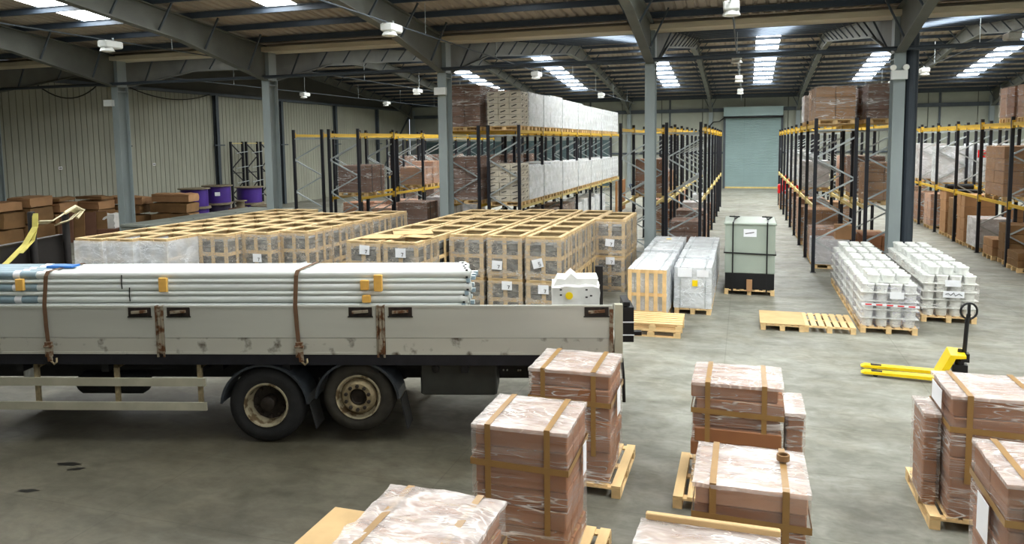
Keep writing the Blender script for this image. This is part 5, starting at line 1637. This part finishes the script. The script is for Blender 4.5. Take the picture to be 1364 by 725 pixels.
# things on the floor under the white-carton rack
for i in range(6):
    load(-7.85, 24.7 + (i % 2) * 1.25 + (i // 2) * 3.0, 0, 1.1, 1.0, 1.2, 'dark wrapped floor load under the white cartons, %s from the near end' % ORD[i], 'carton_dark', 'film_grey', (2, 2, 3), 'floor loads under the white-carton rack', seed=i)
for i in range(5):
    load(-7.8, 33.6 + (i % 2) * 1.3 + (i // 2) * 3.0, 0, 1.0, 0.8, 1.05 + 0.1 * (i % 2), 'pale wrapped load on the floor under the far white cartons, %s along' % ORD[i], 'carton_white', 'film_milky', (2, 2, 3), 'pale floor loads under the white-carton rack', seed=i)
for i, (x, y, w, mt) in enumerate(((-6.95, 42.9, 0.5, 'timber_dark'), (-6.9, 44.0, 1.0, 'timber_brown'), (-6.95, 41.8, 0.4, 'timber_brown'))):
    o = obj('timber_board', bevel_box(0.08, w, 1.78, 0.01, mt), None, (x, y, 0), (0, 0, 0))
    tag(o, 'tall brown board standing at the far end of the white-carton rack, %s' % ('darker narrow one', 'broad one', 'nearest one')[i], 'board', 'tall boards at the rack end')
# left double row
load(-14.55, 26.3, ZLO, 1.25, 1.5, 1.05, 'large brown double carton on the lower shelf of the nearly empty rack', 'carton_dark', 'film', (1, 1, 1), seed=1, single=True, bands=True)
load(-14.55, 26.0, 0, 1.2, 1.1, 1.0, 'brown banded carton on the floor under the nearly empty rack', 'carton_dark', 'film_light', (1, 1, 2), seed=2, bands=True)
load(-12.7, 27.5, 0, 1.3, 1.1, 1.55, 'dark banded carton standing in the cross aisle behind the crates, front one', 'carton_dark', 'film_light', (1, 1, 2), seed=3, bands=True)
load(-12.3, 29.4, 0, 1.2, 1.1, 1.6, 'dark banded carton standing in the cross aisle behind the front one', 'carton_dark', 'film_milky', (1, 2, 2), seed=4, bands=True)
load(-12.0, 31.4, 0, 1.2, 1.1, 1.4, 'pale torn wrapped load in the cross aisle beyond the dark cartons', 'carton_pink', 'film_milky', (2, 2, 3), seed=5)
for i in range(5):
    load(-18.6 + (i % 3) * 1.35, 33.2 + (i // 3) * 2.0, 0, 1.2, 1.0, 1.0 - 0.15 * (i % 2), 'reddish carton load by the second column, %s' % ('front left one', 'front middle one', 'front right one', 'rear left one', 'rear right one')[i], 'carton_red', 'film_light', (2, 2, 3), 'reddish loads by the second column', seed=i)
for i in range(6):
    load(-14.6 + (i % 2) * -1.6, (31.5, 32.8, 34.5)[i // 2], 0 if i % 2 else ZLO, 1.1, 1.1, 0.8 + 0.12 * (i % 3), 'mixed pinkish carton load in the left racks, %s of six going back' % ORD[i], 'carton_pink', 'film', (2, 2, 3), 'mixed loads in the left racks', seed=i)
for i in range(8):
    load(-20.8, 42.75 + i * 1.46, 0 if i % 2 else ZLO, 1.1, 1.2, 1.1, 'brown load in the far empty rack, %s going back' % ORD[i], 'carton_dark', 'film', (2, 2, 3), 'loads in the far rack', seed=i)
# main aisle, left: a few loads
for i, (x, y, z, sx, sy, sz, mt, fm, lab) in enumerate((
        (-1.95, 26.6, 0, 1.0, 1.3, 1.1, 'carton_dark', 'film_light', 'dark brown carton load on the floor at the near end of the left aisle rack'),
        (-1.95, 29.0, 0, 1.0, 1.2, 1.25, 'carton_dark', 'film', 'dark brown carton load second on the floor of the left aisle rack'),
        (-1.95, 30.4, 0, 1.0, 1.2, 0.9, 'carton_pink', 'film', 'pinkish carton load third on the floor of the left aisle rack'),
        (-1.95, 32.0, 0, 1.0, 1.2, 1.3, 'carton_tan', 'film_milky', 'milky wrapped load fourth on the floor of the left aisle rack'),
        (-1.95, 35.2, 0, 1.0, 1.2, 1.0, 'carton_red', 'film', 'reddish wrapped load fifth on the floor of the left aisle rack'),
        (-1.95, 38.2, 0, 1.0, 1.2, 1.2, 'carton_white', 'film_milky', 'white wrapped load sixth on the floor of the left aisle rack'),
        (-1.95, 41.2, 0, 1.0, 1.2, 1.0, 'carton_tan', 'film', 'tan wrapped load last on the floor of the left aisle rack'),
        (-3.45, 28.62, 1.92, 1.0, 1.1, 1.28, 'carton_red', 'film', 'red-brown carton load on the shelf right behind the column'),
        (-3.45, 29.85, 1.92, 1.0, 1.0, 1.22, 'carton_pink', 'film', 'pink carton load on the shelf second behind the column'),
        (-3.45, 32.5, 1.92, 1.0, 1.1, 0.7, 'carton_tan', 'film', 'half-height tan load on the shelf behind the column'),
        (-3.45, 33.4, 0, 1.0, 1.0, 1.3, 'carton_red', 'film', 'red-brown load on the floor behind the column'),
        (-3.45, 36.5, 0, 1.0, 1.0, 1.0, 'carton_tan', None, 'plain tan carton load on the floor further behind the column'),
        (-3.45, 39.5, 0, 1.0, 1.0, 1.3, 'carton_pink', 'film', 'pinkish load on the floor deep behind the column'))):
    load(x, y, z, sx, sy, sz, lab, mt, fm, (2, 2, 3), 'loads in the racks left of the main aisle', seed=i, single=(y < 29))
# blue trolley with white sacks beyond the crates
t = thing('stock_trolley', 'blue trolley heaped with white sacks beyond the crates', 'trolley', (-5.6, 43.5, 0))
obj('platform', bevel_box(1.4, 0.9, 0.1, 0.02, 'blue_denim'), t, (0, 0, 0.9))
for sx in (-1, 1):
    for sy in (-1, 1):
        l = obj('leg', plain_box(0.08, 0.08, 0.78, 'blue_denim'), t, (sx * 0.6, sy * 0.36, 0.14))
        obj('caster', MB().lathe([(0.0, -0.03), (0.07, -0.03), (0.07, 0.03), (0.0, 0.03)], 12, 'y').mesh('caster', 'rubber'), l, (0, 0, -0.07))
obj('push_bar', MB().tube([(-0.65, -0.4, 1.0), (-0.8, -0.4, 1.5), (-0.8, 0.4, 1.5), (-0.65, 0.4, 1.0)], 0.03, 8).mesh('push_bar', 'blue_denim'), t)
for i, (x, y, z, sx, lab) in enumerate(((-5.9, 43.4, 1.0, 0.7, 'white sack at the bottom left of the trolley heap'), (-5.25, 43.45, 1.0, 0.6, 'white sack at the bottom right of the trolley heap'), (-5.55, 43.5, 1.34, 0.75, 'white sack on top of the trolley heap'))):
    o = obj('white_sack', film_mesh(sx, 0.6, 0.32, 80 + i, 'sack_white', 0.08, 0, 0.1), None, (x, y, z + 0.002))
    tag(o, lab, 'sack', 'white sacks on the trolley')
o = obj('black_tray', bevel_box(1.1, 0.7, 0.14, 0.02, 'black_metal'), None, (-5.6, 43.5, 1.70))
tag(o, 'flat black tray on top of the white sacks', 'tray')
flat = load(-4.9, 44.6, 0, 0.9, 0.9, 2.3, 'tall plain tan carton beyond the blue trolley', 'carton_tan', None, (1, 1, 2), None, seed=1)
# main aisle, right
R1 = [
    (2.55, 25.0, 0, 1.0, 1.0, 0.75, 'carton_tan', 'film_milky', 'short film-wrapped load at the near end of the right aisle rack'),
    (2.55, 26.18, 0, 1.0, 1.1, 1.0, 'carton_pink', 'film', 'pinkish wrapped load second on the floor of the right aisle rack'),
    (2.55, 27.9, 0, 1.0, 1.2, 1.45, 'carton_tan', 'film_light', 'tan carton load third on the floor of the right aisle rack'),
    (2.55, 30.6, 0, 1.0, 1.2, 1.3, 'carton_tan', 'film_light', 'tan carton load fourth on the floor of the right aisle rack'),
    (2.55, 32.1, 0, 1.0, 1.2, 1.5, 'carton_pink', 'film', 'tall pinkish load fifth on the floor of the right aisle rack'),
    (2.55, 34.6, 0, 1.0, 1.2, 1.2, 'carton_tan', 'film', 'tan load sixth on the floor of the right aisle rack'),
    (2.55, 37.2, 0, 1.0, 1.2, 1.4, 'carton_red', 'film', 'reddish load seventh on the floor of the right aisle rack'),
    (2.55, 40.3, 0, 1.0, 1.2, 1.3, 'carton_tan', 'film', 'tan load eighth on the floor of the right aisle rack'),
    (2.45, 46.0, 0, 1.0, 1.2, 0.74, 'carton_tan', 'film_light', 'low tan load under the red sacks at the rack end'),
    (2.55, 37.0, ZLO, 1.0, 1.2, 1.2, 'carton_white', 'film_milky', 'milky wrapped load on the shelf of the right aisle rack, nearer one'),
    (2.55, 40.3, ZLO, 1.0, 1.2, 1.3, 'carton_white', 'film_milky', 'milky wrapped load on the shelf of the right aisle rack, farther one'),
    (2.55, 31.2, ZLO, 1.0, 1.2, 1.0, 'carton_pink', 'film_milky', 'pale pink wrapped load on the shelf of the right aisle rack'),
    (3.95, 24.9, ZLO, 1.05, 1.3, 1.12, 'carton_tan', 'film_light', 'brown carton load on the lower shelf just left of the column'),
    (3.95, 28.0, ZLO, 1.05, 1.2, 1.25, 'carton_dark', 'film', 'darker carton load on the lower shelf behind the brown one'),
    (3.95, 31.0, ZLO, 1.05, 1.2, 1.2, 'carton_pink', 'film', 'pink wrapped load on the lower shelf third behind the pails'),
    (3.95, 24.9, 0, 1.1, 1.1, 0.95, 'carton_red', None, 'reddish brown carton on the floor right behind the pails'),
    (3.95, 27.6, 0, 1.1, 1.1, 0.7, 'carton_tan', None, 'low tan carton on the floor second behind the pails'),
    (3.95, 34.4, 0, 1.1, 1.1, 1.2, 'carton_tan', 'film', 'tan wrapped load on the floor far behind the pails'),
    (2.55, 24.72, ZU, 1.1, 1.2, 0.98, 'carton_tan', 'film', 'tan wrapped load on top of the right aisle rack at its near end'),
    (2.55, 26.12, ZU, 1.1, 1.2, 1.0, 'carton_tan', 'film', 'tan wrapped load on top of the right aisle rack, second along'),
    (2.5, 28.2, ZU, 1.1, 1.2, 0.9, 'carton_pink', 'film_milky', 'pale wrapped load on top of the right aisle rack, third along'),
    (3.9, 26.12, ZU, 1.1, 1.2, 1.0, 'carton_dark', 'film_light', 'dark brown load on top of the rack, second behind the column'),
    (3.98, 24.72, ZU, 1.1, 1.2, 1.02, 'carton_dark', 'film', 'dark brown wrapped load on top of the rack touching the column'),
]
for i, (x, y, z, sx, sy, sz, mt, fm, lab) in enumerate(R1):
    load(x, y, z, sx, sy, sz, lab, mt, fm, (2, 2, 4 if sz > 1 else 3), 'loads in the racks right of the main aisle', seed=i, single=(y < 29))
for i, (x, y, z, lab) in enumerate(((2.12, 45.9, 0.905, 'left one'), (2.7, 46.0, 0.905, 'right one'), (2.38, 45.9, 1.47, 'top one'))):
    o = obj('red_sack', film_mesh(0.5, 0.6, 0.5, 90 + i, 'red_plastic', 0.07, 0, 0.1), None, (x, y, z + 0.002))
    tag(o, 'bright red plastic sack on the far end of the right rack, ' + lab, 'sack', 'red sacks at the aisle end')
o = obj('tan_carton', bevel_box(0.5, 0.5, 0.45, 0.015, 'carton_tan'), None, (2.95, 24.9, 0.905))
tag(o, 'small tan carton sitting on the short wrapped load', 'carton')
# far right aisle
R2 = [
    (8.3, 24.2, 0, 1.0, 1.0, 1.25, 'carton_tan', None, 'plain tan carton load on the floor at the right picture edge'),
    (8.2, 25.5, 0, 1.0, 1.0, 0.45, 'carton_olive', None, 'low olive carton on the floor second from the right edge'),
    (8.3, 26.7, 0, 1.0, 1.0, 1.15, 'carton_olive', None, 'olive carton load on the floor third from the right edge'),
    (8.15, 27.9, 0, 0.9, 1.0, 0.55, 'carton_tan', None, 'low tan carton on the floor fourth from the right edge'),
    (8.3, 30.0, 0, 1.0, 1.2, 1.0, 'carton_tan', 'film_milky', 'tan boxes in torn white film on the floor of the far right aisle'),
    (8.25, 31.45, 0, 1.0, 1.0, 1.75, 'carton_tan', None, 'tall tan carton tower on the floor of the far right aisle'),
    (8.3, 32.95, 0, 1.0, 1.0, 1.5, 'carton_olive', None, 'olive carton tower behind the tall tan one'),
    (8.3, 34.3, 0, 1.0, 1.0, 1.75, 'carton_tan', None, 'tan carton tower with dark lid further down the far right aisle'),
    (8.3, 37.0, 0, 1.0, 1.2, 1.4, 'carton_pink', 'film', 'pinkish wrapped load far down the right aisle'),
    (8.3, 39.5, 0, 1.0, 1.2, 1.3, 'carton_red', 'film', 'reddish wrapped load far down the right aisle'),
    (8.3, 42.5, 0, 1.0, 1.2, 1.4, 'carton_tan', 'film', 'tan wrapped load at the far end of the right aisle'),
    (8.35, 27.9, ZLO - 0.05, 1.1, 1.9, 1.6, 'carton_tan', 'film_light', 'big tan carton load on the shelf of the far right rack'),
    (8.35, 36.0, ZLO - 0.05, 1.0, 1.2, 1.5, 'carton_white', 'film_milky', 'white wrapped load on the shelf of the far right rack, nearer one'),
    (8.35, 39.3, ZLO - 0.05, 1.0, 1.2, 1.6, 'carton_pink', 'film_milky', 'pinkish milky load on the shelf of the far right rack'),
    (8.35, 42.3, ZLO - 0.05, 1.0, 1.2, 1.6, 'carton_white', 'film_milky', 'white wrapped load on the shelf of the far right rack, farther one'),
    (9.7, 30.2, ZLO - 0.05, 1.0, 1.2, 1.2, 'carton_tan', 'film', 'tan load on the shelf of the rearmost rack'),
    (9.7, 33.0, ZLO - 0.05, 1.0, 1.2, 1.6, 'carton_white', 'film_milky', 'white wrapped load on the shelf of the rearmost rack'),
    (9.7, 36.5, ZLO - 0.05, 1.0, 1.2, 1.6, 'carton_white', 'film_milky', 'second white wrapped load on the shelf of the rearmost rack'),
    (9.7, 27.1, 0, 1.0, 1.2, 1.5, 'carton_olive', None, 'olive load on the floor of the rearmost rack'),
    (9.7, 31.0, 0, 1.0, 1.2, 1.3, 'carton_tan', None, 'tan load on the floor of the rearmost rack'),
]
for i, (x, y, z, sx, sy, sz, mt, fm, lab) in enumerate(R2):
    load(x, y, z, sx, sy, sz, lab, mt, fm, (2, 2, 4 if sz > 1.1 else 2), 'loads along the far right aisle', seed=i, single=(y < 33))
for i in range(6):
    load(8.35, (23.55, 24.25, 24.95, 25.65, 26.6, 27.3)[i], ZU, 1.1, 0.66, 0.95, 'pinkish narrow carton stack on top of the far right rack, %s from the near end' % ORD[i], 'carton_pink' if i % 2 else 'carton_red', 'film', (2, 1, 3), 'narrow stacks on top of the far right rack', seed=i)
for i in range(4):
    load(15.6, 27.5 + i * 3.05, 0 if i % 2 else ZLO, 1.0, 1.2, 1.3, 'wrapped load in the rack at the far right side, %s going back' % ORD[i], 'carton_tan', 'film', (2, 2, 3), 'loads in the side rack', seed=i)
for x, y, z, sx, sy, sz, lab in ((8.35, 32.95, 1.66, 0.8, 0.7, 0.3, 'black wrapped box on top of the olive carton tower'),):
    o = obj('black_bundle', film_mesh(sx, sy, sz, int(x * 7 + y), 'cabinet_black', 0.03, 0, 0.15), None, (x, y, z + 0.002))
    tag(o, lab, 'bundle')
for x, y, lab in ((7.6, 34.3, 'black rolled lid on the tan carton tower in the far right aisle'),):
    o = obj('black_roll', MB().tube([(0, 0, 0), (1.0, 0.2, 0)], 0.12, 12).mesh('black_roll', 'cabinet_black', True), None, (x + 0.2, y - 0.4, 2.02))
    tag(o, lab, 'roll')
o = obj('fire_sign', MB().box((0, 0, 0), (0.02, 0.5, 0.3)).mesh('fire_sign', 'red_plastic'), None, (9.05, 33.6, 3.35), (0, 0, R(60)))
tag(o, 'small red sign hanging in the far right rack', 'sign')
